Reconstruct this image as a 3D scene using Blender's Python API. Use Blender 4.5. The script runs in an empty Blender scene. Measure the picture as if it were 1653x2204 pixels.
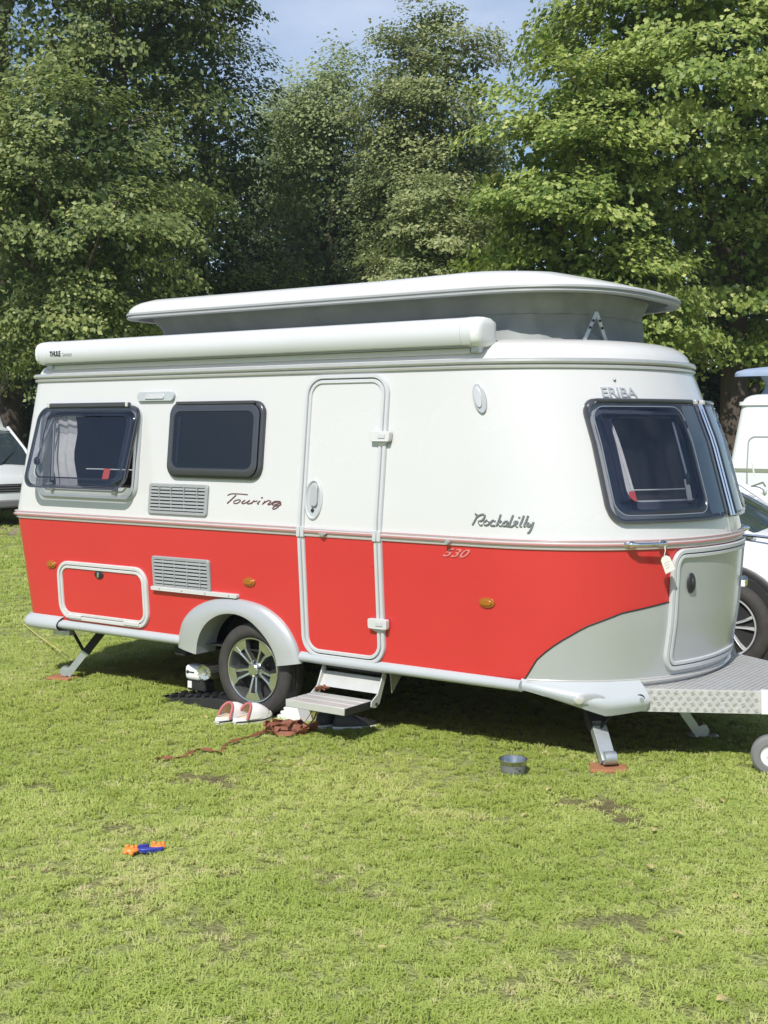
import bpy, bmesh, math, random
import numpy as np
from mathutils import Vector, Matrix
random.seed(7); RNG=np.random.default_rng(11)
SC=bpy.context.scene; COL=SC.collection
# ---- camera model (photo pixels 1653 x 2204) ----
PW,PH,FPX=1653.0,2204.0,2700.0
CAM=np.array([5.075,-5.728,1.782]); PITCH=0.06730559; PHI=0.61554644
FWD=np.array([-math.sin(PHI)*math.cos(PITCH),math.cos(PHI)*math.cos(PITCH),-math.sin(PITCH)])
RGT=np.array([math.cos(PHI),math.sin(PHI),0.0]); UPV=np.cross(RGT,FWD)
def ray(x,y): return FWD+RGT*(x-PW/2)/FPX-UPV*(y-PH/2)/FPX
def onz(x,y,z=0.0):
    d=ray(x,y); return CAM+d*((z-CAM[2])/d[2])
def ony(x,y,Y=0.0):
    d=ray(x,y); return CAM+d*((Y-CAM[1])/d[1])
def atd(x,y,depth): return CAM+ray(x,y)*depth
def proj(P):
    v=np.asarray(P,float)-CAM; w=v@FWD
    return PW/2+FPX*(v@RGT)/w, PH/2-FPX*(v@UPV)/w
# ---- caravan body surface ----
ZL=[.40,1.19,2.13]
YC=1.05; NE=2.12
def prof(z): return float(np.interp(z,ZL,[.05,0,.10]))
def par(z):
    xr=float(np.interp(z,[.40,1.19,2.13],[-2.14,-2.235,-2.10]))
    xs=float(np.interp(z,ZL,[1.62,1.66,1.40]))
    xf=float(np.interp(z,[.40,.75,1.15,1.25,1.7,2.13],[2.545,2.597,2.62,2.615,2.485,2.31]))
    return xr,xs,xf,YC-prof(z)
def front(t,z,off=0.0):
    """t in degrees, -90 near side, 0 nose, 90 far side"""
    xr,xs,xf,hw=par(z); a=xf-xs
    def p(tt):
        c,s=math.cos(math.radians(tt)),math.sin(math.radians(tt))
        return np.array([xs+a*abs(c)**(2/NE)*(1 if c>=0 else -1),YC+hw*abs(s)**(2/NE)*(1 if s>=0 else -1),z])
    P=p(t)
    if off:
        T=p(t+.5)-p(t-.5) if -89.4<t<89.4 else (np.array([1,0,0.]) if t<0 else np.array([-1.,0,0]))
        N=np.array([T[1],-T[0],0]); N/=np.linalg.norm(N); P=P+N*off
    return P
def side(X,z,off=0.0): return np.array([X,prof(z)-off,z])
def hit(px,py,off=0.0):
    """pixel -> point on near/front body surface"""
    d=ray(px,py)
    def ins(P):
        xr,xs,xf,hw=par(P[2]); hw+=off; xf+=off
        if P[0]<xs: return abs(P[1]-YC)<hw and P[0]>xr
        return (abs(P[0]-xs)/(xf-xs))**NE+(abs(P[1]-YC)/hw)**NE<1
    t=4.0
    while t<12 and not ins(CAM+d*t): t+=.02
    if t>=12: return None
    lo,hi=t-.02,t
    for i in range(25):
        m=(lo+hi)/2
        if ins(CAM+d*m): hi=m
        else: lo=m
    return CAM+d*hi
def tz(px,py):
    P=hit(px,py)
    if P is None: return None
    xr,xs,xf,hw=par(P[2])
    if P[0]<xs: return ('X',round(P[0],3),round(P[2],3))
    c=((P[0]-xs)/(xf-xs))**(NE/2); s=(abs(P[1]-YC)/hw)**(NE/2)*(1 if P[1]>YC else -1)
    return ('t',round(math.degrees(math.atan2(s,c)),1),round(P[2],3))

# ---------------- camera, sky, sun, exposure ----------------
SUN_EL,SUN_AZ=46.0,15.0      # azimuth: degrees from -Y towards +X
EXPOSURE=0.23
def setup():
    cd=bpy.data.cameras.new('camera'); co=bpy.data.objects.new('camera',cd); COL.objects.link(co)
    cd.sensor_fit='VERTICAL'; cd.sensor_height=24.0; cd.lens=24.0*FPX/PH; cd.clip_end=2000; cd.clip_start=.05
    M=Matrix((RGT,UPV,-FWD)).transposed()
    co.matrix_world=Matrix.Translation(Vector(CAM))@M.to_4x4()
    SC.camera=co
    w=bpy.data.worlds.new('World'); SC.world=w; w.use_nodes=True
    nt=w.node_tree; nt.nodes.clear(); N=nt.nodes.new; L=nt.links.new
    out=N('ShaderNodeOutputWorld'); bg=N('ShaderNodeBackground'); sky=N('ShaderNodeTexSky')
    sky.sky_type='NISHITA'; sky.sun_disc=False; sky.sun_elevation=math.radians(SUN_EL)
    sx,sy=math.sin(math.radians(SUN_AZ)),-math.cos(math.radians(SUN_AZ))
    sky.sun_rotation=math.atan2(sx,sy)
    sky.air_density=1.0; sky.dust_density=.4; sky.ozone_density=3.0
    tc=N('ShaderNodeTexCoord'); mp=N('ShaderNodeMapping'); mp.inputs['Scale'].default_value=(1.2,1.2,3.2)
    nz=N('ShaderNodeTexNoise'); nz.inputs['Scale'].default_value=2.2; nz.inputs['Detail'].default_value=7; nz.inputs['Roughness'].default_value=.55
    cr=N('ShaderNodeMapRange'); cr.inputs[1].default_value=.40; cr.inputs[2].default_value=.72; cr.inputs[3].default_value=0.0; cr.inputs[4].default_value=.5
    mx=N('ShaderNodeMix'); mx.data_type='RGBA'; mx.inputs['B'].default_value=(7.6,8.2,9.4,1)
    L(tc.outputs['Generated'],mp.inputs['Vector']); L(mp.outputs['Vector'],nz.inputs['Vector']); L(nz.outputs['Fac'],cr.inputs[0])
    L(cr.outputs[0],mx.inputs['Factor']); L(sky.outputs[0],mx.inputs['A']); L(mx.outputs['Result'],bg.inputs['Color'])
    bg.inputs['Strength'].default_value=.11; L(bg.outputs[0],out.inputs[0])
    sd=bpy.data.lights.new('sun','SUN'); sd.energy=4.2; sd.angle=math.radians(.53); sd.color=(1,.965,.915)
    so=bpy.data.objects.new('sun',sd); COL.objects.link(so)
    ce=math.cos(math.radians(SUN_EL))
    d=Vector((sx*ce,sy*ce,math.sin(math.radians(SUN_EL))))
    so.rotation_euler=d.to_track_quat('Z','Y').to_euler(); so.location=d*60
    vs=SC.view_settings; vs.view_transform='Standard'; vs.look='None'; vs.gamma=1; vs.exposure=EXPOSURE; vs.use_curve_mapping=False
    SC.cycles.max_bounces=6; SC.cycles.diffuse_bounces=2; SC.cycles.transmission_bounces=3; SC.cycles.volume_bounces=0; SC.cycles.glossy_bounces=3; SC.cycles.transparent_max_bounces=8; SC.render.resolution_x=768; SC.render.resolution_y=1024
setup()
# ---------------- materials ----------------
def node_mat(name):
    m=bpy.data.materials.new(name); m.use_nodes=True; nt=m.node_tree
    return m,nt,nt.nodes['Principled BSDF'],nt.nodes.new,nt.links.new
def mat(name,col,rough=.5,metal=0.,coat=0.,var=.06,scale=12.,bump=0.,bscale=200.,spec=.5,stretch=None,emit=None,rvar=0.):
    m,nt,b,N,L=node_mat(name)
    b.inputs['Roughness'].default_value=rough; b.inputs['Metallic'].default_value=metal
    b.inputs['Coat Weight'].default_value=coat; b.inputs['Coat Roughness'].default_value=.08 if coat<.75 else .22
    b.inputs['Specular IOR Level'].default_value=spec
    tc=N('ShaderNodeTexCoord'); vec=tc.outputs['Object']
    if stretch:
        mp=N('ShaderNodeMapping'); mp.inputs['Scale'].default_value=stretch; L(vec,mp.inputs['Vector']); vec=mp.outputs['Vector']
    nz=N('ShaderNodeTexNoise'); nz.inputs['Scale'].default_value=scale; nz.inputs['Detail'].default_value=5; L(vec,nz.inputs['Vector'])
    mx=N('ShaderNodeMix'); mx.data_type='RGBA'
    c=np.array(col); mx.inputs['A'].default_value=(*np.clip(c*(1-var*1.5),0,1),1); mx.inputs['B'].default_value=(*np.clip(c*(1+var*1.5),0,1),1)
    L(nz.outputs['Fac'],mx.inputs['Factor']); L(mx.outputs['Result'],b.inputs['Base Color'])
    if rvar:
        mr=N('ShaderNodeMapRange'); mr.inputs[3].default_value=max(rough-rvar,.02); mr.inputs[4].default_value=rough+rvar; L(nz.outputs['Fac'],mr.inputs[0]); L(mr.outputs[0],b.inputs['Roughness'])
    if bump:
        n2=N('ShaderNodeTexNoise'); n2.inputs['Scale'].default_value=bscale; n2.inputs['Detail'].default_value=3; L(vec,n2.inputs['Vector'])
        bp=N('ShaderNodeBump'); bp.inputs['Strength'].default_value=bump; bp.inputs['Distance'].default_value=.01; L(n2.outputs['Fac'],bp.inputs['Height']); L(bp.outputs[0],b.inputs['Normal'])
    return m
def glass(name,tint=(.25,.26,.28),gl=.10,rough=.03):
    m=bpy.data.materials.new(name); m.use_nodes=True; nt=m.node_tree; nt.nodes.clear(); N=nt.nodes.new; L=nt.links.new
    o=N('ShaderNodeOutputMaterial'); mx=N('ShaderNodeMixShader'); t=N('ShaderNodeBsdfTransparent'); g=N('ShaderNodeBsdfGlossy')
    lw=N('ShaderNodeLayerWeight'); lw.inputs['Blend'].default_value=.25
    mr=N('ShaderNodeMapRange'); mr.inputs[3].default_value=gl; mr.inputs[4].default_value=.75; L(lw.outputs['Fresnel'],mr.inputs[0])
    nz=N('ShaderNodeTexNoise'); nz.inputs['Scale'].default_value=4; tc=N('ShaderNodeTexCoord'); L(tc.outputs['Object'],nz.inputs['Vector'])
    bp=N('ShaderNodeBump'); bp.inputs['Strength'].default_value=.03; bp.inputs['Distance'].default_value=.02; L(nz.outputs['Fac'],bp.inputs['Height']); L(bp.outputs[0],g.inputs['Normal'])
    t.inputs[0].default_value=(*tint,1); g.inputs['Roughness'].default_value=rough; g.inputs[0].default_value=(.9,.93,1,1)
    L(mr.outputs[0],mx.inputs[0]); L(t.outputs[0],mx.inputs[1]); L(g.outputs[0],mx.inputs[2]); L(mx.outputs[0],o.inputs[0])
    return m
def leafmat(name,c0,c1,c2,trans=.35,attr='lc',inst=False,up=0.):
    m=bpy.data.materials.new(name); m.use_nodes=True; nt=m.node_tree; nt.nodes.clear(); N=nt.nodes.new; L=nt.links.new
    o=N('ShaderNodeOutputMaterial'); mx=N('ShaderNodeMixShader'); d=N('ShaderNodeBsdfPrincipled'); t=N('ShaderNodeBsdfTranslucent')
    a=N('ShaderNodeAttribute'); a.attribute_name=attr; a.attribute_type='INSTANCER' if inst else 'GEOMETRY'
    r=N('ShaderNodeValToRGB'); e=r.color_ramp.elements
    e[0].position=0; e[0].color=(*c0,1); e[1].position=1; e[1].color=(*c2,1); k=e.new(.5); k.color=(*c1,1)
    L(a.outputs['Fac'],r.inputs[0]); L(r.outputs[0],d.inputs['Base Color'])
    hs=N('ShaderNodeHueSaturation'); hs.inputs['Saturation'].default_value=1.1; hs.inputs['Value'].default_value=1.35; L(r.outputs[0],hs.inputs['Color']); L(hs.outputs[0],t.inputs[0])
    d.inputs['Roughness'].default_value=.5; d.inputs['Specular IOR Level'].default_value=.35
    if up:   # blades are shaded as a soft surface, partly by the direction of the sward
        g=N('ShaderNodeNewGeometry'); vm=N('ShaderNodeMix'); vm.data_type='VECTOR'; vm.inputs['Factor'].default_value=up; vm.inputs['B'].default_value=(0,0,1)
        nn=N('ShaderNodeVectorMath'); nn.operation='NORMALIZE'; L(g.outputs['Normal'],vm.inputs['A']); L(vm.outputs['Result'],nn.inputs[0]); L(nn.outputs[0],d.inputs['Normal'])
    mx.inputs[0].default_value=trans; L(d.outputs[0],mx.inputs[1]); L(t.outputs[0],mx.inputs[2]); L(mx.outputs[0],o.inputs[0])
    return m
M={}
M['white']=mat('white_paint',(.585,.578,.56),.26,coat=.6,var=.025,scale=1.5,rvar=.07,bump=.05,bscale=3.5)
M['red']=mat('red_paint',(.57,.034,.036),.30,coat=.45,var=.05,scale=1.6,rvar=.07,bump=.05,bscale=3.5)
M['silver']=mat('silver_paint',(.455,.465,.465),.36,metal=.3,coat=.3,var=.05,scale=2.5)
M['grp']=mat('grey_moulded_plastic',(.42,.445,.455),.38,coat=.2,var=.05,scale=3)
M['alu']=mat('aluminium',(.62,.62,.61),.28,metal=.9,var=.06,scale=30)
M['alubelt']=mat('anodised_belt_moulding',(.62,.58,.575),.3,metal=.25,var=.04,scale=20)
M['beltpink']=mat('dusty_pink_belt_band',(.47,.23,.22),.35,var=.06,scale=10)  # dusty pink for the narrow bands along the belt moulding
M['stepalu']=mat('worn_step_aluminium',(.55,.55,.52),.42,metal=.3,var=.08,scale=16)
M['rail']=mat('anodised_gutter_rail',(.50,.50,.48),.3,metal=.35,var=.06,scale=20)
M['galv']=mat('galvanised_steel',(.50,.53,.55),.45,metal=.75,var=.14,scale=22)
M['frame']=mat('pale_grey_frame',(.51,.52,.525),.4,var=.03)
M['creamframe']=mat('off_white_frame',(.57,.565,.55),.42,var=.03)
M['chrome']=mat('chrome',(.75,.76,.78),.08,metal=1,var=.02)
M['rubber']=mat('black_rubber',(.018,.018,.019),.6,var=.2)
M['tyre']=mat('tyre_rubber',(.042,.038,.035),.78,var=.3,scale=14,bump=.3,bscale=60)
M['under']=mat('underbody',(.02,.02,.02),.85,var=.3)
M['interior']=mat('dark_interior',(.035,.026,.022),.7,var=.3,scale=3)
M['blackpl']=mat('black_plastic',(.022,.022,.024),.45,var=.2)
M['darkframe']=mat('dark_grey_window_frame',(.045,.047,.055),.25,coat=.3,var=.1)
M['ventgrey']=mat('vent_grey_plastic',(.30,.31,.31),.5,var=.05)
M['white2']=mat('white_plastic',(.74,.74,.73),.42,var=.03)
M['awn']=mat('awning_white_aluminium',(.60,.61,.62),.38,coat=.15,var=.02,scale=2)
M['canvas']=mat('grey_canvas',(.25,.265,.255),.9,var=.28,scale=4,bump=.35,bscale=500)
M['amber']=mat('amber_lens',(.36,.12,.012),.18,var=.1,coat=.6)
M['clear']=mat('clear_lens',(.62,.6,.58),.12,metal=.3,var=.1,coat=.8)
M['rimsil']=mat('polished_rim',(.55,.56,.54),.22,metal=.9,var=.08)
M['carrim']=mat('silver_alloy',(.60,.61,.62),.3,metal=.25,var=.05)
M['rimdark']=mat('dark_rim',(.035,.036,.04),.3,coat=.4,var=.15)
M['curtain']=mat('pale_curtain',(.66,.64,.63),.9,var=.12,scale=20,bump=.2,bscale=40)
M['tint']=glass('tinted_acrylic',(.70,.71,.73),.06)
M['tint2']=glass('dark_tinted_acrylic',(.19,.21,.28),.045)
M['leather']=mat('brown_webbing',(.22,.075,.038),.7,var=.25,scale=18,bump=.3,bscale=150)
M['wood']=mat('wooden_pad',(.36,.15,.07),.8,var=.25,scale=6,stretch=(3,30,3),bump=.3,bscale=40)
M['orange']=mat('orange_plastic',(.85,.24,.04),.4,var=.08)
M['blue']=mat('blue_plastic',(.03,.045,.30),.4,var=.1)
M['steel']=mat('stainless_steel',(.42,.42,.41),.22,metal=.95,var=.1,scale=9)
M['rubgrey']=mat('grey_rubber',(.17,.17,.17),.6,var=.1)
M['clogw']=mat('white_foam',(.76,.73,.70),.6,var=.05,scale=20)
M['clogp']=mat('cream_lining',(.70,.55,.36),.85,var=.1,scale=40,bump=.4,bscale=300)
M['clogr']=mat('dusty_red_foam',(.42,.13,.13),.6,var=.1)
M['navy']=mat('navy_stripe',(.03,.03,.05),.6,var=.1)
M['paper']=mat('paper_tag',(.74,.71,.64),.8,var=.04)
M['textred']=mat('maroon_lettering',(.17,.075,.075),.35,metal=.3,var=.05)
M['textgrey']=mat('grey_lettering',(.20,.21,.20),.3,metal=.5,var=.05)
M['textsil']=mat('silver_lettering',(.42,.44,.46),.35,metal=.3,var=.05)
M['textblk']=mat('black_print',(.03,.03,.03),.5,var=.05)
M['textlg']=mat('pale_print',(.45,.45,.45),.5,var=.05)
M['textpink']=mat('pale_red_lettering',(.62,.20,.19),.4,var=.05)
M['treadplate']=mat('dull_tread_plate',(.54,.53,.51),.46,metal=.3,var=.12,scale=18)
M['redstk']=mat('red_sticker',(.26,.04,.045),.5,var=.05)
M['bark']=mat('bark',(.085,.065,.05),.95,var=.35,scale=4,stretch=(4,4,.8),bump=.8,bscale=14)
M['lid']=mat('white_roof_gelcoat',(.63,.62,.60),.34,coat=.3,var=.02,scale=2)
M['carwhite']=mat('white_car_paint',(.74,.76,.78),.25,coat=.6,var=.02,scale=2)
M['carglass']=mat('car_glass',(.035,.05,.065),.06,coat=.5,var=.2,scale=2)
M['lining']=mat('dark_lid_lining',(.09,.11,.11),.8,var=.1)
M['bluecloth']=mat('blue_grey_canvas',(.27,.34,.47),.8,var=.06)
M['ropey']=mat('yellow_rope',(.55,.48,.16),.8,var=.1)
M['fleaf']=mat('fallen_leaf_yellow',(.46,.38,.15),.8,var=.25,scale=40)
# ---------------- mesh helpers ----------------
class MB:
    def __init__(s): s.v=[]; s.f=[]
    def add(s,vs,fs):
        o=len(s.v); s.v.extend([tuple(map(float,p)) for p in vs]); s.f.extend([tuple(i+o for i in f) for f in fs]); return s
    def grid(s,rows,cu=False,cv=False):
        R,C=len(rows),len(rows[0]); vs=[p for r in rows for p in r]; fs=[]
        for i in range(R if cv else R-1):
            for j in range(C if cu else C-1):
                a=i*C+j; b=i*C+(j+1)%C; c=((i+1)%R)*C+(j+1)%C; d=((i+1)%R)*C+j
                fs.append((a,b,c,d))
        return s.add(vs,fs)
    def box(s,c,sz,R=None,taper=1.0):
        c=np.array(c,float); h=np.array(sz,float)/2; vs=[]
        for z in(-1,1):
            for y in(-1,1):
                for x in(-1,1):
                    k=taper if z>0 else 1
                    p=np.array([x*h[0]*k,y*h[1]*k,z*h[2]]); vs.append(c+(R@p if R is not None else p))
        return s.add(vs,[(0,2,3,1),(4,5,7,6),(0,1,5,4),(2,6,7,3),(0,4,6,2),(1,3,7,5)])
    def bar(s,a,b,w,h,up=(0,0,1)):
        a,b=np.array(a,float),np.array(b,float); d=b-a; l=np.linalg.norm(d); d/=l
        u=np.array(up,float); x=np.cross(d,u); 
        if np.linalg.norm(x)<1e-4: x=np.cross(d,(1,0,0))
        x/=np.linalg.norm(x); y=np.cross(x,d)
        return s.box((a+b)/2,(l,w,h),np.array([d,x,y]).T)
    def tube(s,pts,r,n=8,cap=True,flat=1.0,fn=None):
        P=[np.array(p,float) for p in pts]; rows=[]; prev=None
        for i,p in enumerate(P):
            d=P[min(i+1,len(P)-1)]-P[max(i-1,0)]; d/=max(np.linalg.norm(d),1e-9)
            if fn is not None: x=np.cross(d,fn); x/=max(np.linalg.norm(x),1e-9); y=np.array(fn,float)
            else:
                ref=prev if prev is not None else (np.array([0,0,1.]) if abs(d[2])<.9 else np.array([1.,0,0]))
                x=np.cross(d,ref)
                if np.linalg.norm(x)<1e-6: x=np.cross(d,(0,1,.3))
                x/=np.linalg.norm(x); y=np.cross(x,d); prev=y
            rr=r[i] if hasattr(r,'__len__') else r
            rows.append([p+rr*(math.cos(2*math.pi*k/n)*x+flat*math.sin(2*math.pi*k/n)*y) for k in range(n)])
        o=len(s.v); s.grid(rows,cu=True)
        if cap: s.f.append(tuple(o+k for k in range(n-1,-1,-1))); s.f.append(tuple(o+(len(P)-1)*n+k for k in range(n)))
        return s
    def lathe(s,prof,c,ax,n=32,ref=None,a0=0,a1=360):
        """prof: (r,h) pairs, h along ax"""
        ax=np.array(ax,float); ax/=np.linalg.norm(ax); c=np.array(c,float)
        x=np.cross(ax,(0,0,1) if abs(ax[2])<.9 else (1,0,0)); x/=np.linalg.norm(x); y=np.cross(ax,x)
        full=a1-a0>=360; cols=n if full else n+1
        rows=[[c+ax*h+r*(math.cos(math.radians(a0+(a1-a0)*k/n))*x+math.sin(math.radians(a0+(a1-a0)*k/n))*y) for k in range(cols)] for r,h in prof]
        return s.grid(rows,cu=full)
    def prism(s,poly,ext):
        n=len(poly); e=np.array(ext,float); P=[np.array(p,float) for p in poly]
        return s.add(P+[p+e for p in P],[tuple(range(n-1,-1,-1)),tuple(range(n,2*n))]+[(i,(i+1)%n,(i+1)%n+n,i+n) for i in range(n)])
    def ell(s,c,r,nu=14,nv=8,R=None):
        rows=[]
        for i in range(nv+1):
            a=-math.pi/2+math.pi*i/nv
            row=[]
            for k in range(nu):
                b=2*math.pi*k/nu; p=np.array([math.cos(a)*math.cos(b)*r[0],math.cos(a)*math.sin(b)*r[1],math.sin(a)*r[2]])
                row.append(np.array(c)+(R@p if R is not None else p))
            rows.append(row)
        return s.grid(rows,cu=True)
    def mesh(s,name,smooth=True,ang=35):
        me=bpy.data.meshes.new(name); me.from_pydata(s.v,[],s.f); me.validate()
        bm=bmesh.new(); bm.from_mesh(me); bmesh.ops.remove_doubles(bm,verts=bm.verts,dist=1e-6); bmesh.ops.recalc_face_normals(bm,faces=bm.faces); bm.to_mesh(me); bm.free()
        if smooth:
            me.polygons.foreach_set('use_smooth',[True]*len(me.polygons)); me.set_sharp_from_angle(angle=math.radians(ang))
        return me
    def build(s,name,m,parent=None,smooth=True,bevel=0,ang=35,seg=2):
        me=s.mesh(name,smooth,ang); o=bpy.data.objects.new(name,me); COL.objects.link(o)
        me.materials.append(M[m] if isinstance(m,str) else m)
        if parent: o.parent=parent
        if bevel:
            b=o.modifiers.new('bevel','BEVEL'); b.width=bevel; b.segments=seg; b.limit_method='ANGLE'; b.angle_limit=math.radians(40); b.harden_normals=False
        return o
def thing(name,label,cat,loc=(0,0,0),group=None):
    o=bpy.data.objects.new(name,None); COL.objects.link(o); o.location=loc; o.empty_display_size=.2
    return tag(o,label,cat,group)
def tag(o,label=None,cat=None,group=None,kind=None):
    if label: o['label']=label
    if cat: o['category']=cat
    if group: o['group']=group
    if kind: o['kind']=kind
    return o
def rr(u0,u1,z0,z1,ru,rz=None,n=8,m=6):
    """rounded rectangle as a point list, same count for same n,m"""
    rz=rz or ru; P=[]
    cs=[(u1-ru,z1-rz,0),(u0+ru,z1-rz,90),(u0+ru,z0+rz,180),(u1-ru,z0+rz,270)]
    for cu,cz,a0 in cs:
        for i in range(n+1):
            a=math.radians(a0+90*i/n); P.append((cu+ru*math.cos(a),cz+rz*math.sin(a)))
        nx=cs[(cs.index((cu,cz,a0))+1)%4]; a=math.radians(a0+90)
        e=(nx[0]+ru*math.cos(a),nx[1]+rz*math.sin(a)); s=P[-1]
        for k in range(1,m): P.append((s[0]+(e[0]-s[0])*k/m,s[1]+(e[1]-s[1])*k/m))
    return P
def plate(poly,surf,off,base=0.,nc=8,mb=None,extra=()):
    """solid patch over a surface: poly in (u,z), convex in every row"""
    mb=mb or MB(); zs=sorted(set(round(p[1],4) for p in poly)|set(extra)); n=len(poly)
    keep=[zs[0]]
    for z in zs[1:]:
        if z-keep[-1]>.002: keep.append(z)
    keep[-1]=zs[-1]
    rows=[]
    for z in keep:
        us=[]
        for i in range(n):
            (ua,za),(ub,zb)=poly[i],poly[(i+1)%n]
            if abs(za-z)<2.5e-3: us.append(ua)
            if (za-z)*(zb-z)<0: us.append(ua+(ub-ua)*(z-za)/(zb-za))
        rows.append((min(us),max(us),z))
    mb.grid([[surf(a+(b-a)*k/nc,z,off) for k in range(nc+1)] for a,b,z in rows])
    loop=[(rows[0][0]+(rows[0][1]-rows[0][0])*k/nc,rows[0][2]) for k in range(nc+1)]+[(b,z) for a,b,z in rows[1:]]
    loop+=[(rows[-1][1]+(rows[-1][0]-rows[-1][1])*k/nc,rows[-1][2]) for k in range(1,nc+1)]+[(a,z) for a,b,z in rows[-2:0:-1]]
    mb.grid([[surf(u,z,off) for u,z in loop],[surf(u,z,base) for u,z in loop]],cu=True)
    return mb
def ringm(po,pi,surf,prof,mb=None):
    mb=mb or MB()
    return mb.grid([[surf(a[0]+(b[0]-a[0])*f,a[1]+(b[1]-a[1])*f,off) for a,b in zip(po,pi)] for f,off in prof],cu=True)
def stroke(pts,r,surf=None,n=6,flat=.5,sub=5,mb=None,fn=None):
    """smooth stroke through points"""
    P=[np.array(p,float) for p in pts]
    if len(P)>2 and sub>1:
        Q=[]
        for i in range(len(P)-1):
            p0,p1,p2,p3=P[max(i-1,0)],P[i],P[i+1],P[min(i+2,len(P)-1)]
            for k in range(sub):
                t=k/sub; Q.append(.5*((2*p1)+(p2-p0)*t+(2*p0-5*p1+4*p2-p3)*t*t+(3*p1-p0-3*p2+p3)*t**3))
        P=Q+[P[-1]]
    if surf: P=[surf(*p) for p in P]
    mb=mb or MB(); mb.tube(P,r,n=n,flat=flat,fn=fn); return mb
def text_mesh(txt,name,fmap,m,parent,shear=0.,bold=0.,depth=.004,size=1.0):
    cu=bpy.data.curves.new('t','FONT'); cu.body=txt; cu.size=size; cu.shear=shear; cu.offset=bold; cu.resolution_u=3; cu.fill_mode='BOTH'; cu.extrude=.5
    ob=bpy.data.objects.new('t',cu); COL.objects.link(ob); dg=bpy.context.evaluated_depsgraph_get()
    me=bpy.data.meshes.new_from_object(ob.evaluated_get(dg)); bpy.data.objects.remove(ob); bpy.data.curves.remove(cu)
    xs=[v.co.x for v in me.vertices]; ys=[v.co.y for v in me.vertices]; x0,x1,y0,y1=min(xs),max(xs),min(ys),max(ys)
    for v in me.vertices:
        v.co=Vector(fmap((v.co.x-x0)/(x1-x0),(v.co.y-y0)/(y1-y0),depth if v.co.z>0 else -.001))
    me.name=name; me.materials.clear(); me.materials.append(M[m]); o=bpy.data.objects.new(name,me); COL.objects.link(o); o.parent=parent
    return o
def np_mesh(name,V,F,attr=None,smooth=False):
    me=bpy.data.meshes.new(name); k=F.shape[1]
    me.vertices.add(len(V)); me.vertices.foreach_set('co',V.astype(np.float32).ravel())
    me.loops.add(F.size); me.loops.foreach_set('vertex_index',F.astype(np.int32).ravel())
    me.polygons.add(len(F)); me.polygons.foreach_set('loop_start',np.arange(0,F.size,k,dtype=np.int32))
    if attr is not None:
        a=me.attributes.new('lc','FLOAT','POINT'); a.data.foreach_set('value',attr.astype(np.float32))
    if smooth: me.polygons.foreach_set('use_smooth',np.ones(len(F),dtype=bool))
    me.update(); return me
# ---------------- caravan shell ----------------
def outline(z,off=0.0,p=None):
    xr,xs,xf,hw=p or par(z); xr-=off; xf+=off; hw+=off; a=xf-xs; rc=.13; P=[]
    for k in range(25): P.append((xr+rc+(xs-xr-rc)*k/25,YC-hw,z))
    for k in range(49):
        t=math.radians(-90+180*k/48); c,s=max(math.cos(t),0),math.sin(t)
        P.append((xs+a*c**(2/NE),YC+hw*abs(s)**(2/NE)*(1 if s>=0 else -1),z))
    for k in range(1,13): P.append((xs+(xr+rc-xs)*k/12,YC+hw,z))
    for k in range(1,7):
        t=math.radians(90+90*k/6); P.append((xr+rc+rc*math.cos(t),YC+hw-rc+rc*math.sin(t),z))
    for k in range(1,6): P.append((xr,YC+(hw-rc)*(1-2*k/6),z))
    for k in range(0,6):
        t=math.radians(180+90*k/6); P.append((xr+rc+rc*math.cos(t),YC-hw+rc+rc*math.sin(t),z))
    return P
def loft(levels,offs=None,caps=True,pars=None):
    mb=MB(); rows=[outline(z,(offs[i] if offs else 0),(pars[i] if pars else None)) for i,z in enumerate(levels)]
    o=len(mb.v); mb.grid(rows,cu=True); n=len(rows[0])
    if caps: mb.f.append(tuple(o+k for k in range(n))); mb.f.append(tuple(o+(len(rows)-1)*n+k for k in range(n-1,-1,-1)))
    return mb
def boolcut(o,cutters,cm):
    """cut niches; cut faces take material cm"""
    for i,(mb) in enumerate(cutters):
        me=mb.mesh('cutter',False); me.materials.append(M[cm]); c=bpy.data.objects.new('cutter',me); COL.objects.link(c)
        md=o.modifiers.new('b','BOOLEAN'); md.operation='DIFFERENCE'; md.solver='EXACT'; md.object=c; md.material_mode='TRANSFER'
        dg=bpy.context.evaluated_depsgraph_get(); new=bpy.data.meshes.new_from_object(o.evaluated_get(dg),preserve_all_data_layers=True,depsgraph=dg)
        o.modifiers.clear(); old=o.data; o.data=new; bpy.data.meshes.remove(old); bpy.data.objects.remove(c); bpy.data.meshes.remove(me)
    o.data.polygons.foreach_set('use_smooth',[True]*len(o.data.polygons)); o.data.set_sharp_from_angle(angle=math.radians(35))
BZ0,BZ1=1.150,1.200          # belt moulding
RZ0,RZ1=2.098,2.150          # gutter rail
up_levels=[1.17,1.22,1.35,1.5,1.65,1.8,1.95,2.06,2.13]
lo_levels=[.40,.43,.55,.7,.85,1.0,1.1,1.17]
roof_lv=[2.13,2.165,2.195,2.222,2.243,2.257,2.265]; roof_off=[-.004,-.010,-.026,-.055,-.095,-.15,-.22]
car=thing('touring_caravan','red and white retro touring caravan with raised pop-up roof parked on the grass','caravan')
ub=loft(up_levels).build('upper_body','white',car)
lb=loft(lo_levels).build('lower_body','red',car)
pr=par(2.13); rf=loft(roof_lv,roof_off,pars=[pr]*len(roof_lv)).build('roof_shell','lid',car)
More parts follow.
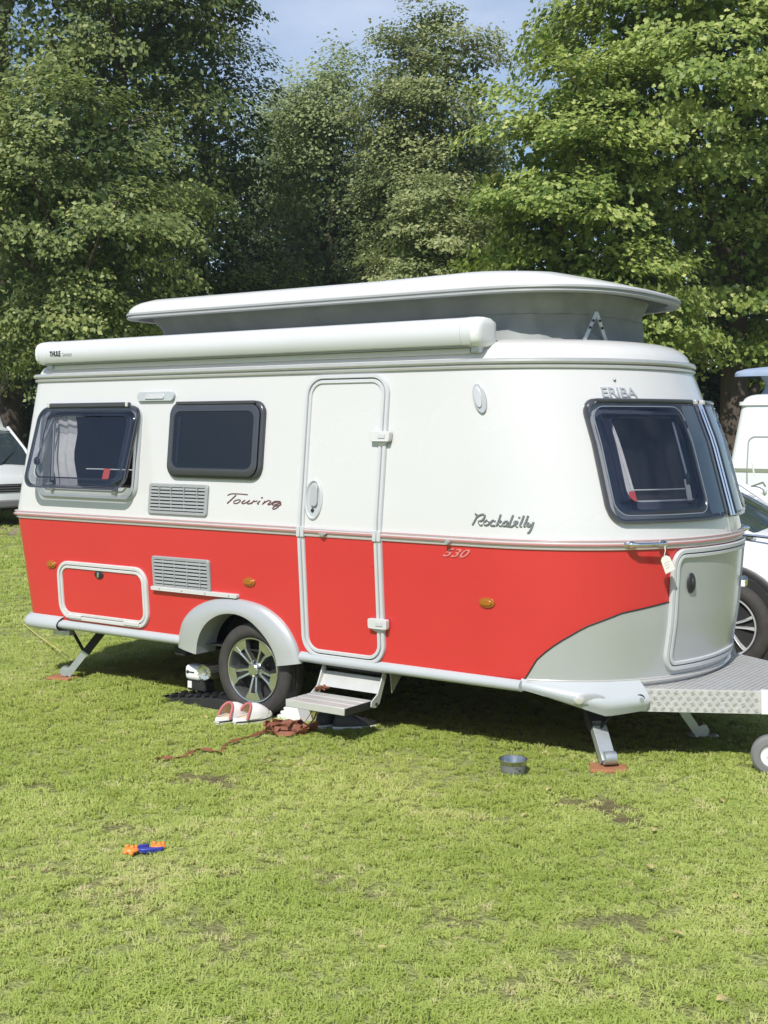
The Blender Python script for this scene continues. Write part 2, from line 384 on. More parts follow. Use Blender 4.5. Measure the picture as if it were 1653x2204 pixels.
# window openings and wheel arch are cut into the shell
boolcut(ub,[MB().prism([(-1.90,-.3,1.36),(-1.02,-.3,1.36),(-1.02,-.3,1.89),(-1.90,-.3,1.89)],(0,.85,0)),
            MB().prism([(-.62,-.3,1.52),(.03,-.3,1.52),(.03,-.3,1.885),(-.62,-.3,1.885)],(0,.75,0)),
            MB().prism([(1.90,.36,1.40),(3.2,.36,1.40),(3.2,.36,1.85),(1.90,.36,1.85)],(0,1.38,0))],'interior')
ac=[(-.095+.40*math.cos(math.radians(a)),-.3,.30+.375*math.sin(math.radians(a))) for a in range(0,181,10)]+[(-.495,-.3,.1),(.305,-.3,.1)]
boolcut(lb,[MB().prism(ac,(0,.62,0))],'under')
# silver lower nose panel with swept edge
swp=[(-74.8,.441),(-72.8,.519),(-70.7,.572),(-65.1,.651),(-56.7,.740),(-45.0,.812),(-27.8,.859),(0,.90)]
st=np.array([p[0] for p in swp]); sz=np.array([p[1] for p in swp])
rows=[]; T=list(np.linspace(-76.5,76.5,60))
def sweep(t): return float(np.interp(-abs(t),np.r_[-76.5,st],np.r_[.402,sz]))
mb=MB(); mb.grid([[front(t,.402+(sweep(t)-.402)*k/8,.004) for t in T] for k in range(9)])
mb.grid([[front(t,sweep(t),.004) for t in T],[front(t,sweep(t),-.002) for t in T]]); mb.build('nose_panel','silver',car)
mb=MB(); mb.tube([front(t,sweep(t)+.002,.004) for t in T],.0045,n=6); mb.build('panel_edge_trim','blackpl',car)
# belt moulding and gutter rail: ribbed bands running round the shell
def band(profile,name,m,parent):
    mb=MB(); mb.grid([outline(z,off) for z,off in profile],cu=True); return mb.build(name,m,parent,ang=25)
band([(BZ0-.004,.0),(BZ0-.003,.008),(BZ0+.004,.010),(BZ0+.007,.006),(BZ0+.012,.006),(BZ0+.016,.016),(BZ0+.030,.018),(BZ0+.034,.010),(BZ0+.038,.010),(BZ0+.041,.014),(BZ0+.049,.013),(BZ0+.052,.0)],'belt_moulding','alubelt',car)
band([(RZ0,-.002),(RZ0+.001,.012),(RZ0+.012,.016),(RZ0+.017,.012),(RZ0+.018,.004),(RZ0+.024,.004),(RZ0+.026,.02),(RZ0+.036,.026),(RZ0+.048,.024),(RZ0+.054,.016),(RZ0+.055,-.01)],'gutter_rail','rail',car)
band([(BZ0+.0165,.0165),(BZ0+.019,.0195),(BZ0+.027,.0205),(BZ0+.030,.0175)],'belt_pink_band','beltpink',car); band([(BZ0+.042,.0135),(BZ0+.044,.0155),(BZ0+.046,.0155),(BZ0+.048,.0125)],'belt_upper_pink_band','beltpink',car)
mb=MB(); mb.grid([outline(.405,-.02),outline(.405,-.3)],cu=True); mb.add([p for p in outline(.404,-.03)],[tuple(range(len(outline(.4))))]); mb.build('floor_pan','under',car)
mb=MB()
for y in(.55,1.55): mb.box((.2,y,.35),(4.2,.06,.11))
mb.box((0,1.05,.30),(.12,1.6,.10)); mb.box((-.25,1.05,.33),(.5,1.2,.06)); mb.build('chassis','under',car)
# ---------------- rear and side sills ----------------
def sill(x0,x1,name,m,d0=.008,d1=.032,z0=.386,z1=.448):
    mb=MB(); pf=[(z1,.0),(z1-.004,d0),(z1-.016,d1*.8),((z0+z1)/2-.006,d1),(z0+.008,d1*.72),(z0,.004),(z0,-.05)]
    xs=np.linspace(x0,x1,12); rows=[[side(x,z,d) for x in xs] for z,d in pf]; mb.grid(rows)
    for x in(x0,x1): mb.add([side(x,z,d) for z,d in pf],[tuple(range(len(pf)))])
    return mb.build(name,m,car,ang=50)
sill(-1.83,-.60,'side_sill','grp'); sill(.385,1.88,'side_sill','grp')
def ou(i,z,off): return np.array(outline(z,off)[i%len(outline(z))])
NO=len(outline(.5))
# rear bumper: wraps the rear corner
idx=list(range(NO-17,NO))+[0,1,2]
mb=MB(); pf=[(.470,.002),(.462,.016),(.44,.034),(.415,.044),(.392,.042),(.372,.028),(.366,.0),(.372,-.04)]
mb.grid([[ou(i,.45,off)*np.array([1,1,0])+np.array([0,0,z+.0]) for i in idx] for z,off in pf]); mb.build('rear_bumper','grp',car,ang=60)
# front corner bumpers (moulded, with lamp)
for sgn in(1,-1):
    mb=MB(); rows=[]; TT=list(np.linspace(-76,-37,22))
    for k in range(11):
        row=[]
        for t in TT:
            f=(t+76)/39; zb=.395-.115*min(1,f*1.5)**1.3+.02*max(0,f-.7)/.3; zt=.452; dmax=.02+.085*min(1,f*1.6)
            a=k/10; z=zt+(zb-zt)*a; off=.006+dmax*math.sin(min(1,a*1.6)*math.pi/2)*(1-.25*max(0,a-.7)/.3)
            p=front(t,.44,off); p=np.array([p[0],p[1] if sgn>0 else 2*YC-p[1],z]); row.append(p)
        rows.append(row)
    rows.append([np.array([p[0]-.10,p[1]+(.1*sgn),p[2]+.01]) for p in rows[-1]])
    mb.grid(rows); mb.add([r[-1] for r in rows],[tuple(range(len(rows)))])
    fb=mb.build('corner_bumper','grp',car,ang=60)
    if sgn>0:
        c=front(-57,.37,.096); n=front(-57,.37,.2)-front(-57,.37,.1); n/=np.linalg.norm(n); tt=np.cross((0,0,1),n)
        R=np.array([tt,np.cross(n,tt),n]).T
        MB().ell(c+tt*.045-n*.002,(.082,.032,.008),20,8,R).build('lamp_recess_shade','ventgrey',fb)  # flat plate, its darker grey stands in for shade in the hollow
        MB().ell(c-tt*.014+n*.002,(.031,.027,.010),18,8,R).build('front_lamp','clear',fb)
        c2=front(-39.5,.365,.104); MB().lathe([(.0,.0),(.018,.0),(.024,.003),(.026,.0)],c2,n,18).build('bolt_hole','blackpl',fb)
        MB().lathe([(.0,.006),(.011,.006),(.013,.0)],c2+n*.004+np.array([.006,0,-.004]),n,14).build('bolt_head','galv',fb)
# ---------------- wheel arch and wheel ----------------
fo=[(-.625,.375),(-.612,.46),(-.575,.545),(-.50,.62),(-.40,.675),(-.28,.712),(-.14,.727),(0,.720),(.12,.695),(.22,.645),(.30,.575),(.355,.49),(.385,.40),(.390,.375)]
fi=[(-.425,.352),(-.415,.42),(-.388,.485),(-.342,.545),(-.28,.592),(-.205,.625),(-.125,.638),(-.05,.635),(.03,.61),(.10,.565),(.16,.51),(.205,.45),(.232,.385),(.238,.350)]
def dens(P,n=4):
    out=[]
    for i in range(len(P)-1):
        p0,p1,p2,p3=[np.array(P[min(max(j,0),len(P)-1)]) for j in(i-1,i,i+1,i+2)]
        for k in range(n):
            t=k/n; out.append(.5*((2*p1)+(p2-p0)*t+(2*p0-5*p1+4*p2-p3)*t*t+(3*p1-p0-3*p2+p3)*t**3))
    return out+[np.array(P[-1])]
O,I=dens(fo),dens(fi)
pf=[(0,-.005),(0.0,.012),(.08,.026),(.3,.040),(.6,.052),(.9,.060),(1,.058),(1.0,.03),(1.02,-.12)]
mb=MB(); rows=[[side(*(a+(b-a)*f),off) for a,b in zip(O,I)] for f,off in pf]; mb.grid(rows)
for j in(0,-1): mb.add([r[j] for r in rows],[tuple(range(len(rows)))])
mb.build('wheel_arch_trim','silver',car,ang=50)
def make_wheel(c,R,rim,w,style,parent,name='wheel',ax=(0,-1,0),rm='rimsil'):
    """wheel axis ax points outwards; returns part with tyre, rim, spokes"""
    ax=np.array(ax,float); up=np.array([0,0,1.]); fx=np.cross(ax,up)*-1; c=np.array(c,float)
    h=w/2
    pf=[(rim*.98,h*.55),(rim*1.02,h*.80),(rim*1.05,h*.9),(rim+(R-rim)*.30,h*.985),(rim+(R-rim)*.55,h),(rim+(R-rim)*.58,h*.985),(rim+(R-rim)*.8,h*.93),(R*.975,h*.80),(R*.99,h*.72),(R,h*.5)]
    for q in(.36,.30,.06,0): pf+= [(R,h*q)] if q in(.30,0) else [(R*.985,h*(q+.02)),(R*.985,h*q)]
    pf+=[(R,-h*.5),(R*.99,-h*.72),(R*.95,-h*.9),(rim,-h*.95),(rim*.95,-h*.6)]
    ty=MB().lathe(pf,c,ax,56).build('tyre','tyre',parent,ang=40)
    lip=MB().lathe([(rim*.99,h*.62),(rim*1.0,h*.84),(rim*.985,h*.88),(rim*.955,h*.86),(rim*.93,h*.74),(rim*.90,h*.3),(rim*.86,-h*.5)],c,ax,56).build('rim',rm,parent,ang=40)
    MB().lathe([(0,-h*.1),(rim*.86,-h*.12),(rim*.88,-h*.5)],c,ax,32).build('brake_disc','under',lip)
    def pt(r,deg,hh): a=math.radians(deg); return c+ax*hh+r*(math.cos(a)*fx+math.sin(a)*up)
    ns=5
    for k in range(ns):
        a0=style[0]+k*360/ns; mb=MB()
        h1,h0=h*.80,h*.45
        for sg in(-1,1):
            out=[pt(rim*.24,a0+sg*22,h*.62),pt(rim*.24,a0+sg*6,h*.62),pt(rim*.62,a0+sg*7,h1),pt(rim*.94,a0+sg*9,h*.84),pt(rim*.945,a0+sg*style[1],h*.84),pt(rim*.66,a0+sg*13.5,h1)]
            lo=[p-ax*(h*.38) for p in out]; m=len(out)
            mb.add(out+lo,[tuple(range(m))]+[(i,(i+1)%m,(i+1)%m+m,i+m) for i in range(m)])
        web=[pt(rim*.72,a0-12,h*.80),pt(rim*.72,a0+12,h*.80),pt(rim*.945,a0+12,h*.838),pt(rim*.95,a0,h*.838),pt(rim*.945,a0-12,h*.838)]
        if style[2]: mb.add(web,[tuple(range(5))])
        mb.build('spoke',rm,lip,smooth=False)
    hub=MB().lathe([(0,h*.86),(rim*.16,h*.86),(rim*.19,h*.80),(rim*.20,h*.62),(rim*.27,h*.58),(rim*.30,h*.3)],c,ax,24).build('hub_cap',rm,lip,ang=30)
    for k in range(5):
        p=pt(rim*.235,style[0]+36+72*k,h*.60); MB().lathe([(0,.012),(.007,.012),(.009,.0)],p,ax,8).build('wheel_nut','rimdark',lip)
    return ty
wh=bpy.data.objects.new('wheel',None); COL.objects.link(wh); wh.parent=car
make_wheel((0,.125,.290),.292,.203,.19,(54,19,True),wh)
# ---------------- door ----------------
D0,D1,DZ0,DZ1=.405,1.010,.425,2.088
dr=bpy.data.objects.new('entrance_door',None); COL.objects.link(dr); dr.parent=car
def R_(i,r): return rr(D0+i,D1-i,DZ0+i,DZ1-i,max(r-i,.02),n=8,m=10)
ringm(R_(0,.125),R_(.024,.125),side,[(0,0),(0,.014),(.15,.019),(.85,.019),(1,.014),(1,0)]).build('door_frame','frame',dr,ang=40)
ringm(R_(.023,.125),R_(.031,.125),side,[(0,.006),(1,.006)]).build('door_seal','rubber',dr)
ringm(R_(.030,.125),R_(.052,.125),side,[(0,0),(0,.013),(.15,.017),(.85,.017),(1,.012),(1,0)]).build('door_edge_trim','frame',dr,ang=40)
q=R_(.050,.125)
plate([p for p in q if p[1]>=1.175]+[(D0+.05,1.175),(D1-.05,1.175)],side,.007,extra=(1.4,1.6,1.8)).build('door_upper_panel','white',dr)
plate([p for p in q if p[1]<1.175]+[(D0+.05,1.174),(D1-.05,1.174)],side,.007,extra=(.6,.8,1.0)).build('door_lower_panel','red',dr)
mb=MB(); mb.grid([[side(x,z,o) for x in(D0+.052,.6,.8,D1-.052)] for z,o in [(1.146,.006),(1.147,.013),(1.156,.015),(1.160,.011),(1.166,.012),(1.170,.021),(1.182,.021),(1.186,.014),(1.192,.018),(1.199,.017),(1.202,.006)]]); mb.build('door_belt_strip','alubelt',dr,ang=25)
mb=MB(); mb.grid([[side(x,z,o) for x in(D0+.052,D1-.052)] for z,o in((1.1695,.0205),(1.171,.0235),(1.181,.0235),(1.1825,.0205))]); mb.build('door_belt_pink_band','beltpink',dr)
for x in(D0+.012,D0+.042,D1-.042,D1-.012):
    MB().box(side(x,1.172,.017),(.026,.014,.062)).build('belt_joint_clip','frame',dr,bevel=.003)
# recessed oval handle
hc=(.515,1.362)
el=lambda a,b,n=36:[(hc[0]+a*math.cos(2*math.pi*k/n),hc[1]+b*math.sin(2*math.pi*k/n)) for k in range(n)]
ringm(el(.066,.118),el(.052,.100),side,[(0,.006),(0,.014),(.5,.019),(1,.010)]).build('handle_surround','frame',dr,ang=60)
h_=plate(el(.053,.101),side,.009).build('handle_recess','grp',dr)
plate(rr(.500,.548,1.325,1.445,.02),side,.026,.009).build('handle_flap','silver',dr,bevel=.004)
MB().lathe([(0,.006),(.010,.006),(.012,0)],side(.512,1.298,.010),(0,-1,0),12).build('lock','blackpl',dr)
for z in(1.735,.675):
    hb=plate(rr(.915,1.045,z-.032,z+.025,.014),side,.042,.01).build('door_hinge','creamframe',dr,bevel=.006)
    MB().prism([side(.925,z-.030,.040),side(1.04,z-.030,.040),side(.985,z-.062,.016)],(0,.018,0)).build('hinge_wedge','grp',hb)
    plate(rr(.972,1.018,z-.012,z+.010,.006),side,.047,.04).build('hinge_cap','frame',hb)
# ---------------- side windows ----------------
w2=bpy.data.objects.new('side_window',None); COL.objects.link(w2); w2.parent=car
A=rr(-.690,.105,1.462,1.945,.085,n=8,m=8); B=rr(-.668,.083,1.484,1.923,.07,n=8,m=8); C_=rr(-.62,.035,1.535,1.875,.05,n=8,m=8)
ringm(A,B,side,[(0,0),(0,.018),(.3,.026),(1,.028)]).build('window_frame','darkframe',w2,ang=50)
plate(B,side,.040,.026,nc=10).build('window_pane','tint2',w2)
ringm(B,C_,side,[(0,.041),(.25,.047),(.8,.047),(1,.030)]).build('pane_border','darkframe',w2,ang=50)
MB().box(side(-.29,1.935,.036),(.66,.022,.022)).build('hinge_rail','darkframe',w2,bevel=.006)
MB().tube([side(-.600,1.85,.020),side(-.606,1.56,.020)],.007,n=8).build('stay_arm','alu',w2)
MB().grid([[ (-.615+.65*k/20,.42+.004*math.sin(k*2),z) for k in range(21)] for z in(1.525,1.88)]).build('blind','rimdark',w2)
# opened window
w1=bpy.data.objects.new('open_side_window',None); COL.objects.link(w1); w1.parent=car
X0,X1,WZ0,WZ1=-1.945,-.955,1.300,1.940
A=rr(X0,X1,WZ0,WZ1,.10,n=8,m=8); B=rr(X0+.03,X1-.03,WZ0+.03,WZ1-.03,.075,n=8,m=8); C_=rr(X0+.055,X1-.055,WZ0+.055,WZ1-.05,.06,n=8,m=8)
ringm(A,B,side,[(0,0),(0,.010),(.4,.022),(.8,.020),(1,.008)]).build('window_seal','grp',w1,ang=50)
ringm(B,C_,side,[(0,.008),(.3,.012),(1,.010),(1.05,-.05)]).build('inner_frame','frame',w1,ang=50)
plate(rr(X0+.06,X1-.06,WZ0+.055,WZ0+.085,.01),side,.010,-.03).build('window_ledge','creamframe',w1)
for x in(X0+.17,X1-.19): MB().tube([side(x,WZ0+.055,.02),side(x,WZ0+.085,.035),side(x+.005,WZ0+.105,.03)],[.018,.013,.008],n=8).build('latch_block','ventgrey',w1)
hy=prof(WZ1)-.020; hz=WZ1-.012; an=math.radians(17)
def flap(u,z,off=0.):
    """pane swung out about its top edge"""
    l=hz-z; return np.array([u,hy-l*math.sin(an)-off*math.cos(an),hz-l*math.cos(an)+off*-math.sin(an)])
PZ0=hz-.575
A=rr(X0,X1,PZ0,hz,.095,n=8,m=8); B=rr(X0+.022,X1-.022,PZ0+.022,hz-.03,.08,n=8,m=8); C_=rr(X0+.085,X1-.085,PZ0+.07,hz-.075,.055,n=8,m=8)
plate(A,flap,.012,.004,nc=10).build('window_pane','tint',w1)
ringm(A,rr(X0+.012,X1-.012,PZ0+.012,hz-.012,.085,n=8,m=8),flap,[(0,-.012),(0,.014),(1,.014),(1,-.012),(0,-.012)]).build('pane_rim','darkframe',w1,ang=50)
ringm(B,C_,flap,[(0,.0125),(.2,.026),(.75,.030),(1,.014)]).build('pane_border','tint',w1,ang=60)
ringm(rr(X0+.07,X1-.07,PZ0+.06,hz-.065,.06,n=8,m=8),C_,flap,[(0,-.014),(.5,-.02),(1,-.014)]).build('inner_rubber','rubber',w1)
MB().box((( X0+X1)/2,hy-.012,hz+.004),(.80,.028,.032)).build('hinge_rail','darkframe',w1,bevel=.008)
for x in(X0+.11,X1-.11): MB().box((x,hy-.022,hz+.006),(.02,.024,.034)).build('hinge_end_cap','clear',w1,bevel=.004)
MB().tube([side(X0+.12,1.86,.0),flap(X0+.055,PZ0+.20,-.02)],.008,n=8).build('stay_arm','alu',w1)
MB().ell(flap(X0+.045,PZ0+.17,-.035),(.025,.02,.03)).build('stay_knob','blackpl',w1)
MB().tube([side(X0+.115,1.85,-.01),side(X0+.13,1.42,-.01)],.010,n=8).build('inner_rail','alu',w1)
def curtain(xa,xb,za,zb,y,amp,waves,parent,ph=0):
    mb=MB(); mb.grid([[ (xa+(xb-xa)*k/48+.012*math.sin(i*1.1+ph),y+amp*math.sin(2*math.pi*waves*k/48+ph+.25*math.sin(i))*(.6+.4*i/8)+.01*math.sin(i*.9),zb+(za-zb)*i/8) for k in range(49)] for i in range(9)])
    return mb.build('curtain','curtain',parent)
curtain(-1.89,-1.66,1.37,1.87,.115,.009,2.5,w1); curtain(-1.12,-1.03,1.37,1.87,.15,.010,2,w1,1)
MB().tube([(-1.55,.11,1.500),(-1.08,.11,1.500)],.004,n=6).build('curtain_wire','white2',w1)
plate(rr(-1.165,-1.105,PZ0+.075,PZ0+.145,.006),flap,.0135,.012).build('sticker','redstk',w1)
# ---------------- front window ----------------
for sg in(1,-1):
    fw=bpy.data.objects.new('front_window',None); COL.objects.link(fw); fw.parent=car
    fs=(lambda s_: (lambda t,z,off=0.: front(t*s_,z,off)))(sg)
    def fpoly(l,r,z0,z1,rt,rz): return rr(l,r,z0,z1,rt,rz,n=8,m=10)
    A=fpoly(-49.8,-.35,1.283,1.935,5.0,.095); B=fpoly(-48.6,-1.6,1.306,1.912,4.2,.08); C_=fpoly(-44.0,-14.6,1.375,1.848,4.4,.075); C2=fpoly(-42.6,-16.0,1.395,1.830,4.2,.07)
    ringm(A,B,fs,[(0,0),(0,.022),(.3,.034),(1,.034)]).build('window_frame','darkframe',fw,ang=50)
    plate(B,fs,.042,.03,nc=36).build('window_pane','tint',fw)
    ringm(fpoly(-47.2,-12.8,1.326,1.893,4.2,.075),C2,fs,[(0,.0425),(.2,.0455),(.5,.050),(.8,.0465),(1,.0425)]).build('pane_border','tint2',fw,ang=60)
    MB().tube([fs(t,z,.0445) for t,z in fpoly(-47.4,-12.6,1.326,1.893,4.2,.075)],.0035,n=5).build('pane_highlight_edge','alu',fw)
    plate(fpoly(-12.0,-2.0,1.318,1.90,1.2,.02),fs,.0435,.041,nc=6).build('pane_dark_margin','carglass',fw)
    MB().tube([fs(-.9,1.912-.615*k/10,.048) for k in range(11)],.0065,n=6).build('chrome_strip','chrome',fw)
    MB().tube([fs(-3.6,1.905-.60*k/10,.047) for k in range(11)],.004,n=6).build('dark_strip','darkframe',fw)
    MB().tube([fs(t,1.924,.040) for t in np.linspace(-45,-4,24)],.012,n=8).build('hinge_rail','darkframe',fw)
    MB().box(fs(-2.5,1.922,.046),(.024,.03,.026)).build('hinge_end_cap','clear',fw,bevel=.004)
    mb=MB(); mb.grid([[fs(-44.6+(3.2+2.2*(1-i/8))*k/30,1.40+(1.83-1.40)*i/8,.019+.006*math.sin(2*math.pi*3*k/30+i*.3)) for k in range(31)] for i in range(9)]); mb.build('curtain','curtain',fw)
    mb=MB(); mb.grid([[fs(-20.0+2.6*k/12+.12*i,1.385+.12*i/6,.018+.006*math.sin(k)) for k in range(13)] for i in range(7)]); mb.build('curtain_tail','curtain',fw)
    MB().tube([fs(t,1.455,.016) for t in np.linspace(-41,-20,12)],.004,n=6).build('curtain_wire','white2',fw)
    MB().tube([fs(-17.0,1.81,.018),fs(-17.6,1.52,.018)],.008,n=8).build('stay_arm','alu',fw)
    MB().ell(fs(-17.6,1.50,.018),(.014,.014,.045)).build('stay_knob','blackpl',fw)
    plate(rr(-42.0,-40.0,1.395,1.450,.3,.006),fs,.0435,.042).build('sticker','redstk',fw)
# front lamp strip / badge lettering
text_mesh('ERIBA','brand_lettering',lambda u,v,d:front(-41.2+13.2*u,1.943+.052*v,.003+d),'textsil',car,bold=.012,depth=.004)
MB().ell(front(-35.0,2.035,.004),(.008,.008,.010),8,6).build('vent_plug','textgrey',car)
def px(l,o,s): return [(o[0]+a/s,o[1]+b/s) for a,b in l]
def bsurf(x,y):
    p=hit(x,y); return p+np.array([.002,-.003,0])
tz1=lambda l:px(l,(470,1050),10.33)
mb=MB()
for l,r in [([(205,165),(290,132),(440,133),(655,150)],.0055),([(395,160),(300,250),(195,345)],.007),([(440,262),(360,290),(340,335),(400,345),(470,310),(490,270),(440,265)],.0055),
  ([(595,270),(520,325),(545,348),(620,325),(700,275)],.006),([(700,275),(640,335),(665,357)],.006),([(665,357),(740,330),(800,275),(725,358)],.0055),([(780,300),(830,300),(865,285)],.005),([(930,285),(865,345),(900,357)],.006),([(955,225),(985,215)],.008),
  ([(1040,290),(975,368)],.006),([(1000,345),(1100,285),(1170,300),(1095,368),(1150,370)],.0055),([(1150,370),(1250,300),(1380,300)],.005),([(1380,300),(1240,330),(1190,370),(1260,375),(1390,320)],.0055),([(1395,320),(1330,420),(1240,470),(1205,455),(1250,410),(1400,375)],.006)]:
    stroke(tz1(l),r*.58,bsurf,mb=mb,fn=(0,-1,0),flat=.4)
mb.build('model_script','textred',car)
tz2=lambda l:px(l,(1000,1090),9.724); mb=MB()
for l in [[(215,165),(255,165),(250,230),(165,390)],[(240,240),(330,180),(405,170),(420,215),(370,290),(280,320)],[(290,315),(330,390),(375,385)],[(470,285),(410,330),(425,385),(480,390),(515,340),(490,290)],[(510,330),(560,335)],[(635,320),(620,290),(570,310),(545,360),(560,400),(640,405)],
  [(755,165),(720,280),(665,410)],[(690,370),(770,300)],[(710,350),(740,405),(775,405)],[(905,315),(850,320),(800,370),(815,410),(870,400),(905,330),(880,405),(920,415)],[(1015,180),(985,260),(935,405),(990,420),(1050,370),(1030,320)],[(1040,320),(1105,315),(1075,400),(1115,430)],[(1140,215),(1142,245)],[(1240,190),(1200,300),(1160,400),(1200,425)],[(1330,190),(1290,300),(1245,405),(1280,420)],[(1340,330),(1310,400),(1345,420),(1400,370)],[(1440,325),(1400,450),(1350,540),(1310,560)]]:
    stroke(tz2(l),.0058,bsurf,mb=mb,fn=(.25,-.97,0),flat=.4)
mb.build('edition_script','textgrey',car)
text_mesh('530','number_lettering',lambda u,v,d:side(1.412+.175*u,1.082+.047*v,.001+d),'textpink',car,shear=.6,bold=.01,depth=.004)
# ---------------- vents, lamps, locker ----------------
def vent(x0,x1,z0,z1):
    v=bpy.data.objects.new('vent_grille',None); COL.objects.link(v); v.parent=car
    plate(rr(x0+.01,x1-.01,z0+.01,z1-.01,.012),side,.004,nc=3).build('vent_back','rubber',v)
    ringm(rr(x0,x1,z0,z1,.02),rr(x0+.024,x1-.024,z0+.022,z1-.022,.008),side,[(0,0),(0,.012),(.2,.017),(.9,.017),(1,.004)]).build('vent_frame','ventgrey',v,ang=40)
    n=7; hz_=(z1-z0-.044)/n; sm=None
    for k in range(n):
        z=z0+.022+hz_*(k+.5); c=side((x0+x1)/2,z,.0115)
        if sm is None: sm=MB().box((0,0,0),(x1-x0-.044,.011,hz_*.62)).mesh('slat',False); sm.materials.append(M['ventgrey'])
        s=bpy.data.objects.new('slat',sm); COL.objects.link(s); s.parent=v; s.location=c; s.rotation_euler=(math.radians(-14),0,0)
    for f in(.2,.4,.62,.84): MB().box(side(x0+(x1-x0)*f,(z0+z1)/2,.016),(.006,.006,z1-z0-.04)).build('rib','ventgrey',v)
vent(-.842,-.325,1.228,1.424); vent(-.822,-.316,.752,.955)
mb=plate(rr(-.83,-.088,.731,.757,.012),side,.030,.0).build('awning_rail','creamframe',car,bevel=.005)
for k in range(4): MB().lathe([(0,.003),(.005,.003),(.006,0)],side(-.75+.2*k,.744,.030),(0,-1,0),8).build('screw','ventgrey',mb)
for x,z in((-1.819,.833),(.001,.840),(1.684,.849)):
    e=[(x+.048*math.cos(2*math.pi*k/24),z+.027*math.sin(2*math.pi*k/24)) for k in range(24)]
    sf=bsf=(lambda u,zz,o:side(u,zz,o)) if x<1.6 else (lambda u,zz,o:hit(*proj(side(u,zz,0)))+np.array([.1*o,-o,0]))
    ml=plate(e,sf,.010,0,nc=6).build('side_marker_lamp','amber',car,bevel=.004)
    e2=[(x+.036*math.cos(2*math.pi*k/16),z+.017*math.sin(2*math.pi*k/16)) for k in range(16)]
    plate(e2,sf,.017,.009,nc=4).build('lens','amber',ml,bevel=.004)
e=[(-82.2+2.1*math.cos(2*math.pi*k/28),1.938+.078*math.sin(2*math.pi*k/28)) for k in range(28)]
e2=[(-82.5+1.2*math.cos(2*math.pi*k/28),1.945+.055*math.sin(2*math.pi*k/28)) for k in range(28)]
ol=plate(e,front,.016,0,nc=6).build('outline_lamp','silver',car,bevel=.005); plate(e2,front,.026,.014,nc=6).build('lens','clear',ol,bevel=.006)
mb=plate(rr(-.998,-.668,1.953,2.012,.029),side,.022,0,nc=8).build('awning_lamp','grp',car,bevel=.006)
plate(rr(-.92,-.75,1.966,1.996,.012),side,.030,.02).build('lens','clear',mb,bevel=.005)
lk=bpy.data.objects.new('side_locker',None); COL.objects.link(lk); lk.parent=car
L0,L1,LZ0,LZ1=-1.755,-.880,.462,.868
def RL(i): return rr(L0+i,L1-i,LZ0+i,LZ1-i,max(.11-i,.02),n=8,m=8)
ringm(RL(0),RL(.026),side,[(0,0),(0,.014),(.15,.019),(.85,.019),(1,.012),(1,0)]).build('locker_frame','creamframe',lk,ang=40)
ringm(RL(.025),RL(.031),side,[(0,.005),(1,.005)]).build('locker_seal','rubber',lk)
ringm(RL(.030),RL(.050),side,[(0,0),(0,.013),(.15,.016),(.85,.016),(1,.010),(1,0)]).build('locker_edge_trim','creamframe',lk,ang=40)
plate(RL(.049),side,.007).build('locker_panel','red',lk)
e=[(-1.335+.042*math.cos(2*math.pi*k/20),.792+.026*math.sin(2*math.pi*k/20)) for k in range(20)]
lh=plate(e,side,.014,.006).build('locker_latch','blackpl',lk,bevel=.004); MB().box(side(-1.335,.792,.018),(.018,.012,.036)).build('latch_key','chrome',lh,bevel=.003)
for x in(-1.60,-1.04): plate(rr(x-.07,x+.07,LZ0+.012,LZ0+.036,.006),side,.026,.016).build('locker_hinge','creamframe',lk,bevel=.003)
# front gas locker: wraps the nose
gl=bpy.data.objects.new('front_locker',None); COL.objects.link(gl); gl.parent=car
def RG(i): return rr(-28.6+i*55,28.6-i*55,.478+i,1.140-i,max(4.6-i*54,.8),max(.10-i,.015),n=8,m=12)
ringm(RG(0),RG(.026),front,[(0,.003),(0,.018),(.15,.026),(.85,.026),(1,.016),(1,0)]).build('locker_frame','frame',gl,ang=40)
ringm(RG(.025),RG(.031),front,[(0,.010),(1,.010)]).build('locker_seal','rubber',gl)
ringm(RG(.030),RG(.050),front,[(0,0),(0,.020),(.15,.026),(.85,.026),(1,.014),(1,0)]).build('locker_edge_trim','frame',gl,ang=40)
plate(RG(.048),front,.011,0,nc=30,extra=(.6,.7,.8,.9,1.0)).build('locker_panel','silver',gl)
c=front(-20.3,.952,.016); n=front(-20.3,.952,.1)-front(-20.3,.952,0); n/=np.linalg.norm(n); tt=np.cross((0,0,1),n); RT=np.array([tt,np.array([0,0,1.]),n]).T
gh=MB().ell(c,(.034,.056,.012),18,8,RT).build('locker_latch','blackpl',gl); MB().ell(c+n*.012,(.014,.03,.012),10,6,RT).build('latch_key','rubber',gh)
MB().tube([front(t,z,.03) for t,z in[(23,.9),(24,.86)]],.03,n=8).build('hinge_stud','chrome',gl)
mb=MB(); mb.grid([[front(t,z,o) for t in np.linspace(-74,74,60)] for z,o in[(.425,.006),(.427,.020),(.438,.024),(.444,.014),(.450,.014),(.454,.004)]]); mb.build('lower_trim_strip','rail',car)
